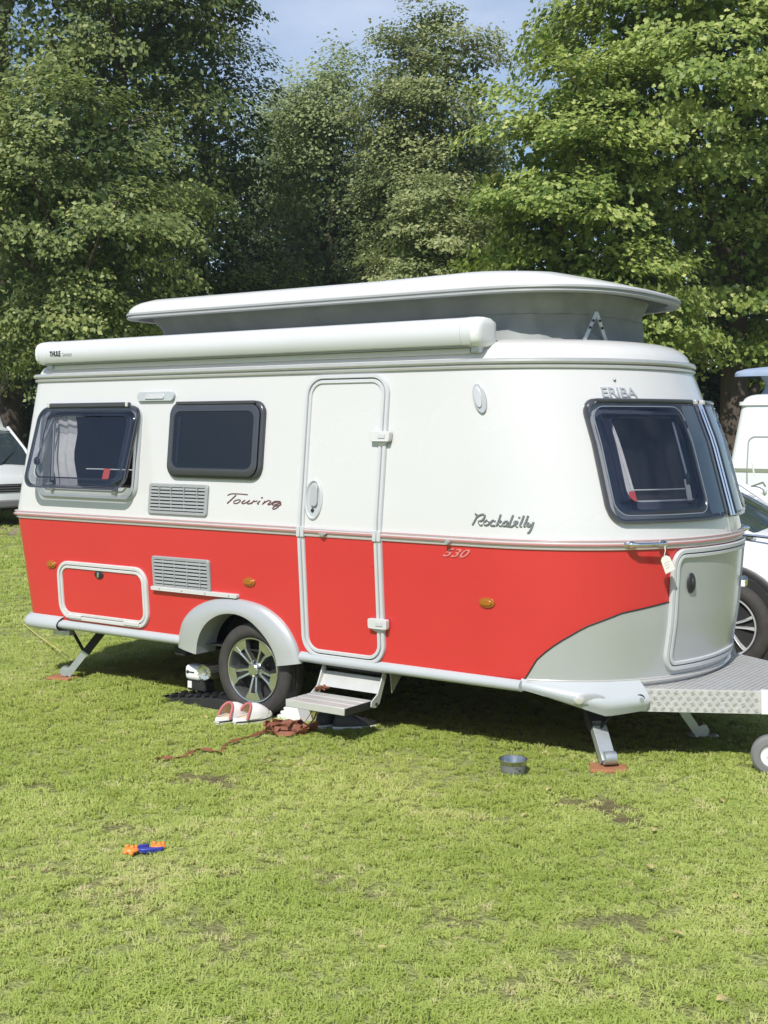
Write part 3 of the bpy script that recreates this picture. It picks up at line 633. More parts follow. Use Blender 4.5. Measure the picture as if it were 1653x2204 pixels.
# grab handles at the belt
for s0,s1 in((-45.3,-32.0),(32.0,45.3)):
    gb=MB().tube([front(s0,1.178,.012),front(s0+1,1.178,.040),front(s0+2.2,1.178,.058)]+[front(s0+2.2+(s1-s0-4.4)*k/6,1.178,.062) for k in range(7)]+[front(s1-1,1.178,.040),front(s1,1.178,.012)],[.012,.013,.014]+[.011]*7+[.013,.012],n=10).build('grab_handle','chrome',car)
    for s in(s0+1.4,s1-1.4): MB().ell(front(s,1.178,.035),(.026,.026,.020)).build('handle_end','chrome',gb)
for x in(1.462,):
    kb=MB().lathe([(0,.030),(.012,.030),(.016,.02),(.010,.012),(.014,.0)],side(x,1.165,.012),(0,-1,0),14).build('door_holder','galv',car)
MB().prism([side(.575,1.172,.02),side(.635,1.172,.02),side(.605,1.145,.02)],(0,-.014,0)).build('door_catch','galv',car,bevel=.003)
# ---------------- raised roof: lid, canvas, struts ----------------
def sup(z,xr,xs,xf,hw,n,rc=.16,nside=30,nf=48,bow=.05):
    P=[]
    for k in range(nside): P.append((xr+rc+(xs-xr-rc)*k/nside,YC-hw,z))
    for k in range(nf+1):
        t=math.radians(-90+180*k/nf); c,s=max(math.cos(t),0),math.sin(t)
        P.append((xs+(xf-xs)*c**(2/n),YC+hw*abs(s)**(2/n)*(1 if s>=0 else -1),z))
    for k in range(1,nside+1): P.append((xs+(xr+rc-xs)*k/nside,YC+hw,z))
    for k in range(1,9):
        t=math.radians(90+90*k/8); P.append((xr+rc+rc*math.cos(t),YC+hw-rc+rc*math.sin(t),z))
    for k in range(1,10): P.append((xr-bow*math.sin(math.pi*k/10),YC+(hw-rc)*(1-2*k/10),z))
    for k in range(0,8):
        t=math.radians(180+90*k/8); P.append((xr+rc+rc*math.cos(t),YC-hw+rc+rc*math.sin(t),z))
    return P
def lidrow(z,i):
    # the lid thins out towards its nose
    return [(x,y,zz if zz<2.545 else 2.545+(zz-2.545)*float(np.interp(x,[-1.4,-1.05,.8,1.4,1.8,2.18],[.75,1,1.0,1.1,.92,.25]))) for x,y,zz in sup(z,-1.31+i,1.36,2.175-i*1.3,.85-i,2.9)]
pt_=bpy.data.objects.new('pop_up_roof',None); COL.objects.link(pt_); pt_.parent=car
mb=MB(); rows=[lidrow(z,i) for z,i in[(2.543,.0),(2.556,.0),(2.575,.006),(2.598,.022),(2.618,.05),(2.634,.10),(2.645,.18),(2.652,.30),(2.656,.5)]]
mb.grid(rows,cu=True); n=len(rows[0]); mb.f.append(tuple((len(rows)-1)*n+k for k in range(n))); mb.build('roof_lid','lid',pt_,ang=60)
mb=MB(); mb.grid([lidrow(z,i) for z,i in[(2.546,.004),(2.544,-.008),(2.532,-.012),(2.526,-.004),(2.520,-.004),(2.512,-.010),(2.504,-.004),(2.506,.03),(2.53,.05)]],cu=True); mb.build('lid_rubber_rim','ventgrey',pt_,ang=40)
mb=MB(); r0=lidrow(2.524,.03); mb.add(r0,[tuple(range(len(r0)))]); mb.build('lid_lining','lining',pt_)
def canv(a,k,N):
    z=2.258+(2.528-2.258)*a; i=.055*math.sin(math.pi*min(1,a*1.05))-.012*a
    x,y,_=sup(z,-1.14+i,1.2,2.01-i,.735-i,2.7,rc=.09)[k]
    w=.009*math.sin(k*1.9+a*6)*math.sin(k*.37)+.010*math.sin(k*.53+1+a*3)*math.sin(math.pi*a)+.005*math.sin(k*3.7)+.008*math.sin(k*.8-a*7)*math.sin(math.pi*a)+.022*max(0,math.sin(k*.61+2+1.5*a))**6*math.sin(math.pi*a)-.018*max(0,math.sin(k*.43-2*a))**8*math.sin(math.pi*a)
    d=np.array([x-.5,y-YC]); d/=np.linalg.norm(d); return (x+d[0]*w,y+d[1]*w,z)
N_=len(sup(0,-1,1.2,2,.7,2.7)); mb=MB(); mb.grid([[canv(a/10,k,N_) for k in range(N_)] for a in range(11)],cu=True); mb.build('roof_canvas','canvas',pt_,ang=70)
mb=MB(); mb.tube([canv(.55,k,N_) for k in range(0,70)],.005,n=5); mb.build('canvas_seam','canvas',pt_)
for d in(-1,1):
    a=np.array([1.985,.68,2.42]); b=np.array([1.985-.035*d*.6,.68-.06*d*-1.0,2.262])
    b=np.array([1.985+.02*d,.68+.085*d,2.262]) if d>0 else np.array([1.955,.595,2.262])
    sb=MB().bar(a,b,.022,.008,up=(1,-.5,0)).build('strut','galv',pt_)
    for f in(.3,.55): MB().lathe([(0,.002),(.008,.002)],a+(b-a)*f+np.array([.006,-.004,0]),(1,-.6,0),10).build('strut_hole','under',sb)
# ---------------- roll-out awning case on the roof edge ----------------
aw=bpy.data.objects.new('awning_case',None); COL.objects.link(aw); aw.parent=car
sec=[(y+.098,z) for y,z in((.14,2.225),(.06,2.212),(-.02,2.214),(-.055,2.226),(-.072,2.25),(-.078,2.285),(-.074,2.325),(-.058,2.352),(-.03,2.368),(.02,2.376),(.09,2.372),(.14,2.355))]
def awn(x0,x1,k=1.0,nm='case_body',m='awn',steps=8):
    mb=MB(); cy,cz=.128,2.29
    rows=[[(x0+(x1-x0)*i/steps,cy+(y-cy)*k,cz+(z-cz)*k) for y,z in sec] for i in range(steps+1)]
    mb.grid(rows,cu=True); n=len(sec); mb.f.append(tuple(range(n))); mb.f.append(tuple(steps*n+i for i in range(n))); return mb.build(nm,m,aw,bevel=.006,ang=30)
awn(-1.915,1.555); awn(-1.927,-1.86,1.02,'end_collar','awn',1); awn(1.50,1.567,1.02,'end_collar','awn',1)
for x,s in((-1.927,-1),(1.567,1)):
    mb=MB(); cy,cz=.128,2.29; rows=[[(x+s*dx,cy+(y-cy)*k,cz+(z-cz)*k) for y,z in sec] for dx,k in((0,1.0),(.03,.97),(.045,.85),(.05,.5))]
    mb.grid(rows,cu=True); n=len(sec); mb.f.append(tuple(3*n+i for i in range(n))); mb.build('end_cap','white2',aw,ang=50)
MB().box((-.18,.145,2.196),(3.40,.085,.032)).build('mounting_rail','awn',aw,bevel=.006)
MB().box((-.18,.068,2.219),(3.44,.02,.012)).build('lead_rail_gap','ventgrey',aw)
for x in(-1.88,1.56): MB().box((x,.128,2.205),(.05,.09,.045)).build('bracket','galv',aw,bevel=.006)
aws=lambda u0,u1,z0,z1:(lambda u,v,d:np.array([u0+(u1-u0)*u,+.0205-d-.004*abs(v-.5),z0+(z1-z0)*v]))
text_mesh('THULE','brand_print',aws(-1.80,-1.690,2.268,2.302),'textblk',aw,bold=.03,depth=.0015)
text_mesh('Omnistor','model_print',aws(-1.675,-1.575,2.268,2.290),'textlg',aw,depth=.0015)
# ---------------- folding entry step ----------------
es=bpy.data.objects.new('entry_step',None); COL.objects.link(es); es.parent=car
SX0,SX1,TZ=.520,.940,.222
for k,(y0,y1) in enumerate(((-.255,-.172),(-.162,-.085),(-.075,.0))):
    MB().box(((SX0+SX1)/2,(y0+y1)/2,TZ),(SX1-SX0,y1-y0,.016)).build('tread_slat','stepalu',es,bevel=.004)
MB().box(((SX0+SX1)/2,-.259,TZ-.012),(SX1-SX0,.010,.044)).build('tread_lip','stepalu',es,bevel=.004)
for x in(SX0+.004,SX1-.004): MB().box((x,-.125,TZ-.016),(.012,.26,.042)).build('tread_side','blackpl',es,bevel=.003)
MB().prism([(SX0,.105,.335),(SX1+.005,.105,.335),(SX1+.005,.052,.258),(SX0,.052,.258)],(0,.006,.004)).build('riser_plate','stepalu',es)
for x in(SX0-.006,SX1+.012):
    MB().prism([(x,.125,.372),(x,.085,.375),(x,.028,.26),(x,-.03,.228),(x,-.035,.198),(x,.01,.185),(x,.048,.205),(x,.075,.262)],(.008,0,0)).build('swing_arm','stepalu',es,bevel=.002)
    MB().lathe([(0,.006),(.009,.006),(.010,0)],(x+.008,.012,.208),(1,0,0),10).build('pivot_bolt','blackpl',es)
MB().prism([(SX1+.03,.13,.385),(SX1+.03,.30,.385),(SX1+.03,.15,.25)],(.006,0,0)).build('step_bracket','galv',es)
MB().box(((SX0+SX1)/2,.16,.372),(.46,.10,.03)).build('step_mount','under',es)
# ---------------- corner steadies ----------------
def channel(a,b,w,h,name,m,parent):
    a,b=np.array(a,float),np.array(b,float); d=b-a; L_=np.linalg.norm(d); d/=L_
    x=np.cross(d,(0,0,1)); x/=np.linalg.norm(x); y=np.cross(x,d); mb=MB(); R=np.array([d,x,y]).T; c=(a+b)/2
    mb.box(c,(L_,w,.004),R)
    for s in(-1,1): mb.box(c+x*s*w/2-y*h/2,(L_,.004,h),R)
    return mb.build(name,m,parent,smooth=False)
def steady(top,foot,extra,parent=car):
    s=bpy.data.objects.new('corner_steady',None); COL.objects.link(s); s.parent=parent
    top,foot=np.array(top,float),np.array(foot,float); mid=top+(foot-top)*.52
    channel(top+(foot-top)*.45,foot,.074,.045,'steady_leg','galv',s); channel(top,mid,.092,.055,'steady_sleeve','under',s)
    for e in extra: MB().bar(mid-(0,0,.01),e,.03,.012).build('brace_arm','under',s)
    d=(foot-top)/np.linalg.norm(foot-top); ax=np.cross(d,(0,0,1)); ax/=np.linalg.norm(ax)
    MB().lathe([(0,-.032),(.034,-.032),(.036,0),(.034,.032),(0,.032)],foot+np.array([0,0,.012]),ax,16).build('steady_foot','galv',s,ang=40)
    return s
rt=ony(222,1368,.34); steady((rt[0],.34,.385),(-1.865,.165,.045),[(-1.86,.20,.385),(-1.66,.36,.385)])
MB().box((-1.80,.10,.355),(.17,.05,.045)).build('steady_bracket','galv',car,bevel=.004)
ft=ony(1268,1530,.40); steady((ft[0],.40,.36),(2.318,.205,.052),[(2.30,.44,.36)])
s3=steady((2.29,.98,.36),(2.475,1.10,.045),[])
for k in(0,1): MB().ell((2.43+.09*k,1.085+.05*k,.022),(.04,.03,.012)).build('foot_pad','galv',s3)
steady((-1.52,1.76,.385),(-1.865,1.935,.045),[(-1.86,1.9,.385)])
# ---------------- drawbar with tread-plate deck, jockey wheel ----------------
db=bpy.data.objects.new('drawbar',None); COL.objects.link(db); db.parent=car
ZT=.410; na=np.array([2.36,.355]); nb=np.array([2.945,.688]); nd=(nb-na)/np.linalg.norm(nb-na); hh=np.array([3.72,1.05])
mir=lambda p:np.array([p[0],2*YC-p[1]])
deck=[na+(-.15,.1),na,nb,nb+nd*.35,mir(nb+nd*.35),mir(nb),mir(na),mir(na+(-.15,.1))]
MB().prism([(p[0],p[1],ZT-.006) for p in deck],(0,0,.006)).build('deck_plate','treadplate',db,smooth=False)
for p,q in((na,nb),(mir(na),mir(nb))):
    MB().bar((p[0],p[1],ZT-.062),(q[0],q[1],ZT-.062),.005,.118).build('deck_side_plate','treadplate',db,smooth=False)
for p,q in((nb,nb+nd*.30),(mir(nb),mir(nb+nd*.30))): MB().bar((p[0],p[1],ZT-.058),(q[0],q[1],ZT-.058),.05,.125).build('deck_end_cover','white2',db,bevel=.006)
for p in(na,mir(na)): MB().bar((p[0]-.3,p[1]+(.12 if p[1]<1 else -.12),ZT-.07),(hh[0],hh[1],ZT-.07),.05,.10).build('drawbar_beam','galv',db)
MB().box((3.85,1.05,.40),(.36,.09,.09)).build('coupling','blackpl',db,bevel=.02)
# raised lozenges of the tread plate
mb=MB(); nrm=np.array([nd[1],-nd[0],0]); d3=np.array([nd[0],nd[1],0]); L_=np.linalg.norm(nb-na)
for i in range(15):
    for j in range(4):
        s=.022+(i+.5*(j%2))*L_/15.5; z=ZT-.018-j*.029; c=np.array([na[0],na[1],0])+d3*s+np.array([0,0,z])+nrm*.0030
        ang=.35 if (i+j)%2 else -.9
        for o in(-.0085,.0,.0085):
            u=d3*math.cos(ang)+np.array([0,0,1])*math.sin(ang); v=np.cross(nrm,u); cc=c+v*o
            mb.add([cc-u*.0155,cc-v*.003+nrm*.0001,cc+u*.0155,cc+v*.003+nrm*.0001,cc+nrm*.0035-u*.006,cc+nrm*.0035+u*.006],[(0,1,4),(1,5,4),(1,2,5),(2,3,5),(3,4,5),(3,0,4)])
mb.build('tread_pattern','alu',db,smooth=False)
mb=MB()
for i in range(30):
    for j in range(60):
        x=2.42+i*.028; y=.40+j*.0216
        if abs(y-YC)>(.655-(x-2.41)*.57) or x>3.2: continue
        ang=.6 if (i+j)%2 else -.6; u=np.array([math.cos(ang),math.sin(ang),0]); v=np.array([-u[1],u[0],0]); c=np.array([x,y,ZT+.0004])
        mb.add([c-u*.011,c-v*.003+(0,0,.002),c+u*.011,c+v*.003+(0,0,.002)],[(0,1,2),(0,2,3)])
mb.build('deck_tread_pattern','alu',db,smooth=False)
MB().tube([(2.55,.9,.33),(2.85,.72,.315),(3.2,.85,.30),(3.5,1.0,.33)],.007,n=6).build('cable','rubber',db)
MB().box((2.50,1.16,.45),(.07,.10,.09)).build('gas_bracket','galv',db,bevel=.01)
jk=bpy.data.objects.new('jockey_wheel',None); COL.objects.link(jk); jk.parent=car
jc=np.array([3.035,.605,.104])
MB().lathe([(.055,-.03),(.062,-.036),(.09,-.034),(.103,-.02),(.104,0),(.103,.02),(.09,.034),(.062,.036),(.055,.03)],jc,(0.35,-.94,0),32).build('jockey_tyre','rubgrey',jk)
MB().lathe([(0,.02),(.02,.028),(.03,.015),(.05,.02),(.058,.03),(.058,-.03),(0,-.02)],jc,(0.35,-.94,0),24).build('jockey_hub','white2',jk)
MB().tube([jc+np.array([.0,.05,0]),jc+np.array([.01,.055,.16]),jc+np.array([.01,.03,.62])],.022,n=10).build('jockey_tube','galv',jk)
# motor mover behind the wheel
mv=bpy.data.objects.new('motor_mover',None); COL.objects.link(mv); mv.parent=car
mc=ony(424,1446,.20); my=.20
hsg=MB().box((mc[0],my,mc[2]),(.135,.10,.10)).build('mover_housing','white2',mv,bevel=.028,seg=4)
MB().lathe([(0,.003),(.011,.003),(.012,0)],(mc[0]-.035,my-.05,mc[2]+.005),(0,-1,0),14).build('mover_logo','textblk',hsg)
MB().box((mc[0]+.0,my-.05,mc[2]+.005),(.045,.004,.009)).build('mover_logo_bar','textblk',hsg)
rc_=ony(449,1445,.17); mb=MB(); pr_=[]
mb.lathe([(0,.055),(.015,.06),(.02,.05),(.044,.055),(.046,.045),(.046,-.06),(0,-.06)],rc_,(0.25,-.97,0),24); ro=mb.build('mover_roller','alu',mv)
for k in range(16):
    a=2*math.pi*k/16; MB().box((rc_[0]+.047*math.cos(a),rc_[1],rc_[2]+.047*math.sin(a)),(.012,.10,.008),np.array([[math.cos(a),0,-math.sin(a)],[0,1,0],[math.sin(a),0,math.cos(a)]])).build('roller_tooth','alu',ro)
MB().box((mc[0]+.015,my+.02,mc[2]-.085),(.16,.09,.075)).build('mover_gearbox','blackpl',mv,bevel=.012)
MB().box((mc[0]-.04,my-.027,mc[2]-.082),(.035,.003,.045)).build('mover_label','white2',mv)
MB().box((mc[0]-.05,my+.3,.33),(.10,.8,.05)).build('mover_beam','under',mv)
# ---------------- loose things around the caravan ----------------
for lab,x,y,rz in(('small reddish wooden pad under the front corner steady near the metal bowl',2.315,.20,.5),('small wooden pad under the rear corner steady',-1.875,.15,.2)):
    o=MB().box((0,0,0),(.19,.13,.018)).build('wooden_pad','wood',bevel=.003); o.location=(x,y,.010); o.rotation_euler=(0,0,rz); tag(o,lab,'wooden pad','pads under the steadies')
# paper tag on the handle
tg=thing('paper_tag','white paper tag hanging from the chrome grab handle on the caravan nose','tag',tuple(front(-34.8,1.02,.075)))
tb=np.array(front(-34.8,1.02,.075)); p0=np.array(front(-33.9,1.172,.064))
tn=np.array([.75,-.66,0]); tu=np.array([.28,.31,-.91]); tu/=np.linalg.norm(tu); tv=np.cross(tn,tu)
def lc(p): return tuple(np.array(p)-tb)
k0=np.array(front(-34.5,1.115,.075)); poly=[k0-tv*.012,k0+tv*.012,k0+tu*.014+tv*.026,k0+tu*.088+tv*.030,k0+tu*.088-tv*.030,k0+tu*.014-tv*.026]
MB().prism([lc(p) for p in poly],tn*.003).build('tag_card','paper',tg)
MB().tube([lc(p0),lc((p0+k0)/2+tn*.01),lc(k0)],.0022,n=5).build('tag_string','paper',tg)
for j in range(3): MB().bar(lc(k0+tu*(.035+.014*j)-tv*.016+tn*.0034),lc(k0+tu*(.035+.014*j)+tv*(.014-.006*j)+tn*.0034),.004,.0006,up=tuple(tn)).build('tag_print','textlg',tg)
# levelling ramp
rp=thing('levelling_ramp','black ribbed plastic levelling ramp behind the caravan wheel','ramp',(-.53,.17,0))
MB().prism([(-.32,-.11,.0),(.30,-.11,.0),(.30,-.11,.070),(.18,-.11,.068),(-.30,-.11,.012)],(0,.22,0)).build('ramp_body','blackpl',rp,bevel=.004)
for k in range(13):
    x=-.26+k*.036; z=.014+(x+.30)*.117
    for y in((-.055,.055) if k%2 else (-.085,0,.085)): MB().box((x,y,z+.006),(.014,.05,.010)).build('ramp_rib','blackpl',rp)
# clogs
def clog(loc,rz,label):
    t=thing('clog',label,'clog',loc,'pair of clogs by the wheel'); t.rotation_euler=(0,0,rz); t.scale=(1.12,1.15,1.3)
    def so(k,s=1.,n=40):  # sole outline, x forward (toe)
        a=2*math.pi*k/n; c,si=math.cos(a),math.sin(a); w=.044+.010*math.sin((c+.15)*1.6)
        return np.array([.118*c*s,w*si*s])
    n=40; mb=MB(); rows=[]
    for z,s in((.002,.93),(.006,1.0),(.016,1.03)): rows.append([(*so(k,s),z+(.006*max(0,so(k)[0]/.12)**2)) for k in range(n)])
    mb.grid(rows,cu=True); mb.f.append(tuple(range(n))); mb.build('sole','clogw',t)
    mb=MB(); mb.grid([[(*so(k,s),z+.006*max(0,so(k)[0]/.12)**2) for k in range(n)] for z,s in((.016,1.035),(.024,1.04))],cu=True); st_=mb.build('stripe','navy',t)
    mb=MB(); mb.grid([[(*so(k,s),z+.006*max(0,so(k)[0]/.12)**2) for k in range(n)] for z,s in((.024,1.035),(.034,1.02),(.040,.96),(.036,.90))],cu=True); mb.build('foxing','clogw',t)
    mb=MB(); r=[(*so(k,.92),.034) for k in range(n)]; mb.add(r,[tuple(range(n))]); mb.build('insole','clogp',t)
    # upper: tall dome over the forefoot, wide slanted opening towards the heel
    mb=MB(); rows=[]
    for i in range(10):
        f=i/9; x=.117-.135*f; w=max(float(np.interp(x,[-.12,-.05,.03,.08,.118],[.02,.040,.053,.045,.006])),.004)
        h=.034+.062*math.sin(min(1,f*1.15)*math.pi/2)**.8
        rows.append([(x-.045*f*f*(1-math.sin(math.pi*j/14)),w*math.cos(math.pi*j/14),.030+(h-.030)*max(math.sin(math.pi*j/14),0)**.7) for j in range(15)])
    mb.grid(rows); mb.build('upper','clogw',t,ang=70)
    MB().tube(rows[-1],.0075,n=8).build('collar','clogr',t)
    mb=MB(); mb.grid([[(p[0]-.004,p[1]*.90,.032+(p[2]-.030)*.90) for p in r] for r in rows[2:]]); mb.build('lining','clogp',t)
    text_mesh('crocs','stripe_print',lambda u,v,d:np.array([-.1215-d+.006*(2*u-1)**2,.020-.04*u,.017+.006*v]),'clogw',t,bold=.02,depth=.002)
    return t
clog((.012,-.150,.004),math.radians(84),'white clog with cream lining at the outer side of the pair by the caravan tyre')
clog((.125,-.100,.004),math.radians(74),'white clog with cream lining beside the white wheel chock')
# wheel chock
wc=thing('wheel_chock','white plastic wheel chock in front of the caravan tyre beside the step','wheel chock',(.285,.10,0))
MB().prism([(-.115,-.055,0),(.105,-.055,0),(.055,-.055,.125),(.0,-.055,.115),(-.06,-.055,.05)],(0,.11,0)).build('chock_body','white2',wc,bevel=.005)
for k in range(4):
    f=k/3; MB().box((-.085+.075*f,0,.030+.080*f),(.012,.10,.014),np.array([[.7,0,-.7],[0,1,0],[.7,0,.7]])).build('chock_rib','white2',wc)
# shoes under the step
def shoe(loc,rz,label):
    t=thing('shoe',label,'shoe',loc,'dark shoes under the step'); t.rotation_euler=(0,0,rz)
    n=32; ol=[(.135*math.cos(2*math.pi*k/n),(.043+.008*math.cos(2*math.pi*k/n))*math.sin(2*math.pi*k/n)) for k in range(n)]
    mb=MB(); mb.grid([[(x*s,y*s,z) for x,y in ol] for z,s in((.0,.95),(.004,1.0),(.022,1.0),(.026,.97))],cu=True); mb.f.append(tuple(range(n))); mb.build('sole','white2',t)
    mb=MB(); mb.grid([[(x*s-.01*(z>.06),y*s,z+(.02*(-x/.13) if z>.06 else 0)) for x,y in ol] for z,s in((.024,.98),(.045,.97),(.07,.80),(.085,.62),(.09,.5))],cu=True); mb.build('upper','blackpl',t)
    mb=MB(); r=[(x*.5-.01,y*.5,.085+.02*(-x/.13)) for x,y in ol]; mb.add(r,[tuple(range(n))]); mb.build('opening','under',t)
shoe((.565,.13,.0),math.radians(72),'dark shoe with white sole under the entry step beside the wheel chock')
shoe((.705,.15,.0),math.radians(50),'dark shoe with white sole under the middle of the entry step')
# webbing strap: heap beside the step and a loose tail on the grass
sp=thing('webbing_strap','long brown webbing strap heaped on the grass below the entry step','strap',(.45,-.18,0))
def ribbon(pts,w,name,tw=.6,seed=0,sub=7):
    rg=np.random.default_rng(seed); P=[np.array(p,float) for p in pts]; Q=[]
    for i in range(len(P)-1):
        p0,p1,p2,p3=P[max(i-1,0)],P[i],P[i+1],P[min(i+2,len(P)-1)]
        for k in range(sub):
            t=k/sub; Q.append(.5*((2*p1)+(p2-p0)*t+(2*p0-5*p1+4*p2-p3)*t*t+(3*p1-p0-3*p2+p3)*t**3))
    Q.append(P[-1]); rows=[[],[]]; rows2=[[],[]]; a=rg.uniform(0,6)
    for i,q in enumerate(Q):
        d=Q[min(i+1,len(Q)-1)]-Q[max(i-1,0)]; d/=max(np.linalg.norm(d),1e-6); s=np.cross(d,(0,0,1)); s/=max(np.linalg.norm(s),1e-6); u=np.cross(s,d)
        b=tw*math.sin(a+i*.45); v=s*math.cos(b)+u*math.sin(b); nn=np.cross(d,v)*.0016
        zmin=w/2*abs(v[2])+.004; q=q.copy(); q[2]=max(q[2],zmin)
        o=np.array([.45,-.18,0])
        rows[0].append(q-v*w/2+nn-o); rows[1].append(q+v*w/2+nn-o); rows2[0].append(q-v*w/2-nn-o); rows2[1].append(q+v*w/2-nn-o)
    mb=MB(); mb.grid(rows); mb.grid(rows2); mb.grid([rows[0],rows2[0]]); mb.grid([rows[1],rows2[1]]); mb.build(name,'leather',sp,ang=60)
tail=[onz(*q,.02) for q in((333,1632),(352,1630),(375,1631),(398,1627),(420,1614),(440,1612),(460,1616),(478,1617),(482,1604),(498,1596),(520,1589),(545,1583),(570,1572))]
ribbon(tail,.021,'strap_tail',.6,3)
rg=np.random.default_rng(5)
for k in range(9):
    c=np.array([.45,-.165,0])+np.array([rg.uniform(-.085,.085)*1.1+.0,rg.uniform(-.06,.06),0]); pts=[]; a0=rg.uniform(0,6.3); nn=rg.integers(6,9)
    for j in range(nn):
        a=a0+j*rg.uniform(.7,1.3); r=rg.uniform(.05,.115); pts.append(c+np.array([.80*r*math.cos(a)+.55*r*math.sin(a)*.6,.55*r*math.sin(a)+.45*r*math.cos(a),rg.uniform(.012,.070)]))
    ribbon(pts,.030,'strap_loop',1.2,20+k)
ribbon([(.50,-.10,.03),(.545,-.06,.12),(.56,-.03,.205)],.020,'strap_riser',.2,41); ribbon([(.56,-.16,.03),(.60,-.10,.10),(.61,-.06,.20)],.02,'strap_riser',.2,42)
ribbon([(.53,.03,.235),(.56,-.02,.255),(.60,.0,.27),(.585,.04,.25),(.55,.05,.24)],.03,'strap_knot',.8,43)
# dog bowl
bl=thing('metal_bowl','small grey metal bowl standing alone on the grass','bowl',(1.945,-.150,0))
MB().lathe([(0,.004),(.052,.004),(.058,.010),(.066,.05),(.072,.072),(.075,.077),(.074,.081),(.070,.079),(.062,.05),(.050,.022),(0,.018)],(0,0,0),(0,0,1),40).build('bowl_shell','steel',bl,ang=45)
MB().lathe([(.0535,.0),(.0605,.006),(.0645,.03),(.0672,.050),(.0680,.054)],(0,0,0),(0,0,1),40).build('rubber_sleeve','rubgrey',bl,ang=60)
for a0,w,z,m in((-52,16,.042,'textblk'),(-36,10,.030,'textblk')):
    mb=MB(); mb.grid([[(.0665*math.cos(math.radians(a0+w*k/6)),.0665*math.sin(math.radians(a0+w*k/6)),zz) for k in range(7)] for zz in(z,z+.007)]); mb.build('bowl_print',m,bl)
# toy
ty_=thing('toy','blue and orange plastic toy lying on the grass','toy',tuple(onz(315,1838)))
ty_.rotation_euler=(0,0,math.radians(48)); ty_.scale=(.8,.8,.8)
for dx,dy in((-.078,.0),(.062,.022)):
    mb=MB(); mb.ell((dx,dy,.026),(.042,.030,.018),16,8); og=mb.build('orange_end','orange',ty_)
    for ox,oy,oz,r in((-.02,.012,.045,.012),(.006,-.004,.042,.013),(.026,.010,.040,.011),(-.03,-.015,.022,.014),(.0,-.026,.018,.014)): MB().ell((dx+ox,dy+oy,oz),(r,r,r*.9),10,6).build('knob','orange',og)
MB().prism([(-.05,-.005,.012),(-.01,-.022,.012),(.085,-.014,.012),(.092,.004,.012),(.03,.006,.012),(-.045,.030,.012)],(0,0,.022)).build('blue_body','blue',ty_,bevel=.004)
MB().prism([(-.05,.012,.014),(.01,.03,.014),(.018,.044,.014),(-.035,.042,.014)],(0,0,.026)).build('blue_fin','blue',ty_,bevel=.003)
for k in range(7): MB().box((-.01+.014*k,-.022+.001*k,.022),(.006,.012,.018)).build('blue_tooth','blue',ty_)
# guy rope
rp_=MB().tube([(-1.86,.22,.13),(-2.4,.55,.10),(-3.4,1.15,.045),(-4.4,1.75,.015)],.0035,n=5).build('guy_rope','ropey'); tag(rp_,'thin yellow rope stretched low over the grass behind the caravan','rope')
# fallen leaves
FL=[(223,1605),(223,1787),(575,1648),(316,1885),(1067,1786),(1135,1766),(1407,1799),(1400,1880),(1579,1945),(986,2038),(1455,2026),(1427,2043),(1551,2170),(1311,2164),(1513,1635),(1548,1736),(1185,1711),(444,1552),(364,1605),(24,1483),(30,1905),(742,1603),(820,2054),(1190,2130)]
for i,q in enumerate(FL):
    p=onz(*q); s=random.uniform(.7,1.25); mb=MB(); w=random.uniform(.20,.36); cu=random.uniform(.1,.5); n=8; rows=[]
    for k in range(n+1):
        x=k/n; ww=w*math.sin(math.pi*x)**.8*(1-.25*x); z=cu*.25*math.sin(x*3.1)
        rows.append([((x-.5)*.046*s,-ww*.046*s,.030+(z+.18*ww)*.046*s),((x-.5)*.046*s,0,.030+z*.046*s),((x-.5)*.046*s,ww*.046*s,.030+(z+.22*ww)*.046*s)])
    mb.grid(rows); o=mb.build('fallen_leaf','fleaf'); o.location=p; o.rotation_euler=(random.uniform(-.3,.3),random.uniform(-.3,.3),random.uniform(0,6.3)); tag(o,'small dry yellow leaf fallen on the lawn','leaf','fallen leaves on the lawn')
# ---------------- ground and lawn ----------------
# bare/dry spots of the lawn: (x, y, radius_x, radius_y, angle, kind) kind 1 soil, 0 dry grass
SPOTS=[]
for q,rx,ry,k in(((440,1682),.20,.13,.9),((1300,1738),.22,.14,.85),((1350,1765),.12,.07,1),((95,1702),.22,.08,.6),((60,1720),.35,.18,0),((240,1930),.17,.10,.5),((470,1880),.16,.09,.4),((300,1960),.60,.32,0),((480,2010),.25,.12,.4),((510,2060),.2,.08,.4),((280,1790),.2,.08,.5),((590,1855),.16,.07,.4),((780,1925),.16,.07,.45),((700,1895),.2,.1,.5),((1330,2075),.26,.13,.4),((1340,1985),.22,.12,.5),((1180,2130),.4,.12,.4),((100,1990),.3,.14,.3),((140,1890),.2,.1,.4),((1000,1990),.22,.08,.5),((1470,2190),.25,.12,.4),((60,1870),.2,.1,.5),((1000,1760),.3,.1,.3)):
    p=onz(*q); SPOTS.append((p[0],p[1],rx,ry,random.uniform(-.4,.8),k))
def spotval(X,Y):
    soil=np.zeros_like(X); dry=np.zeros_like(X)
    for x,y,rx,ry,a,k in SPOTS:
        dx,dy=X-x,Y-y; u=(dx*math.cos(a)+dy*math.sin(a))/rx; v=(-dx*math.sin(a)+dy*math.cos(a))/ry
        d=np.sqrt(u*u+v*v)*(1+.25*np.sin(4*np.arctan2(v,u)+x*9)+.15*np.sin(9*np.arctan2(v,u)+y*5)); g=np.clip(1.35-d,0,1)
        soil=np.maximum(soil,g*k); dry=np.maximum(dry,g*(1 if k<.5 else .8))
    return soil,dry
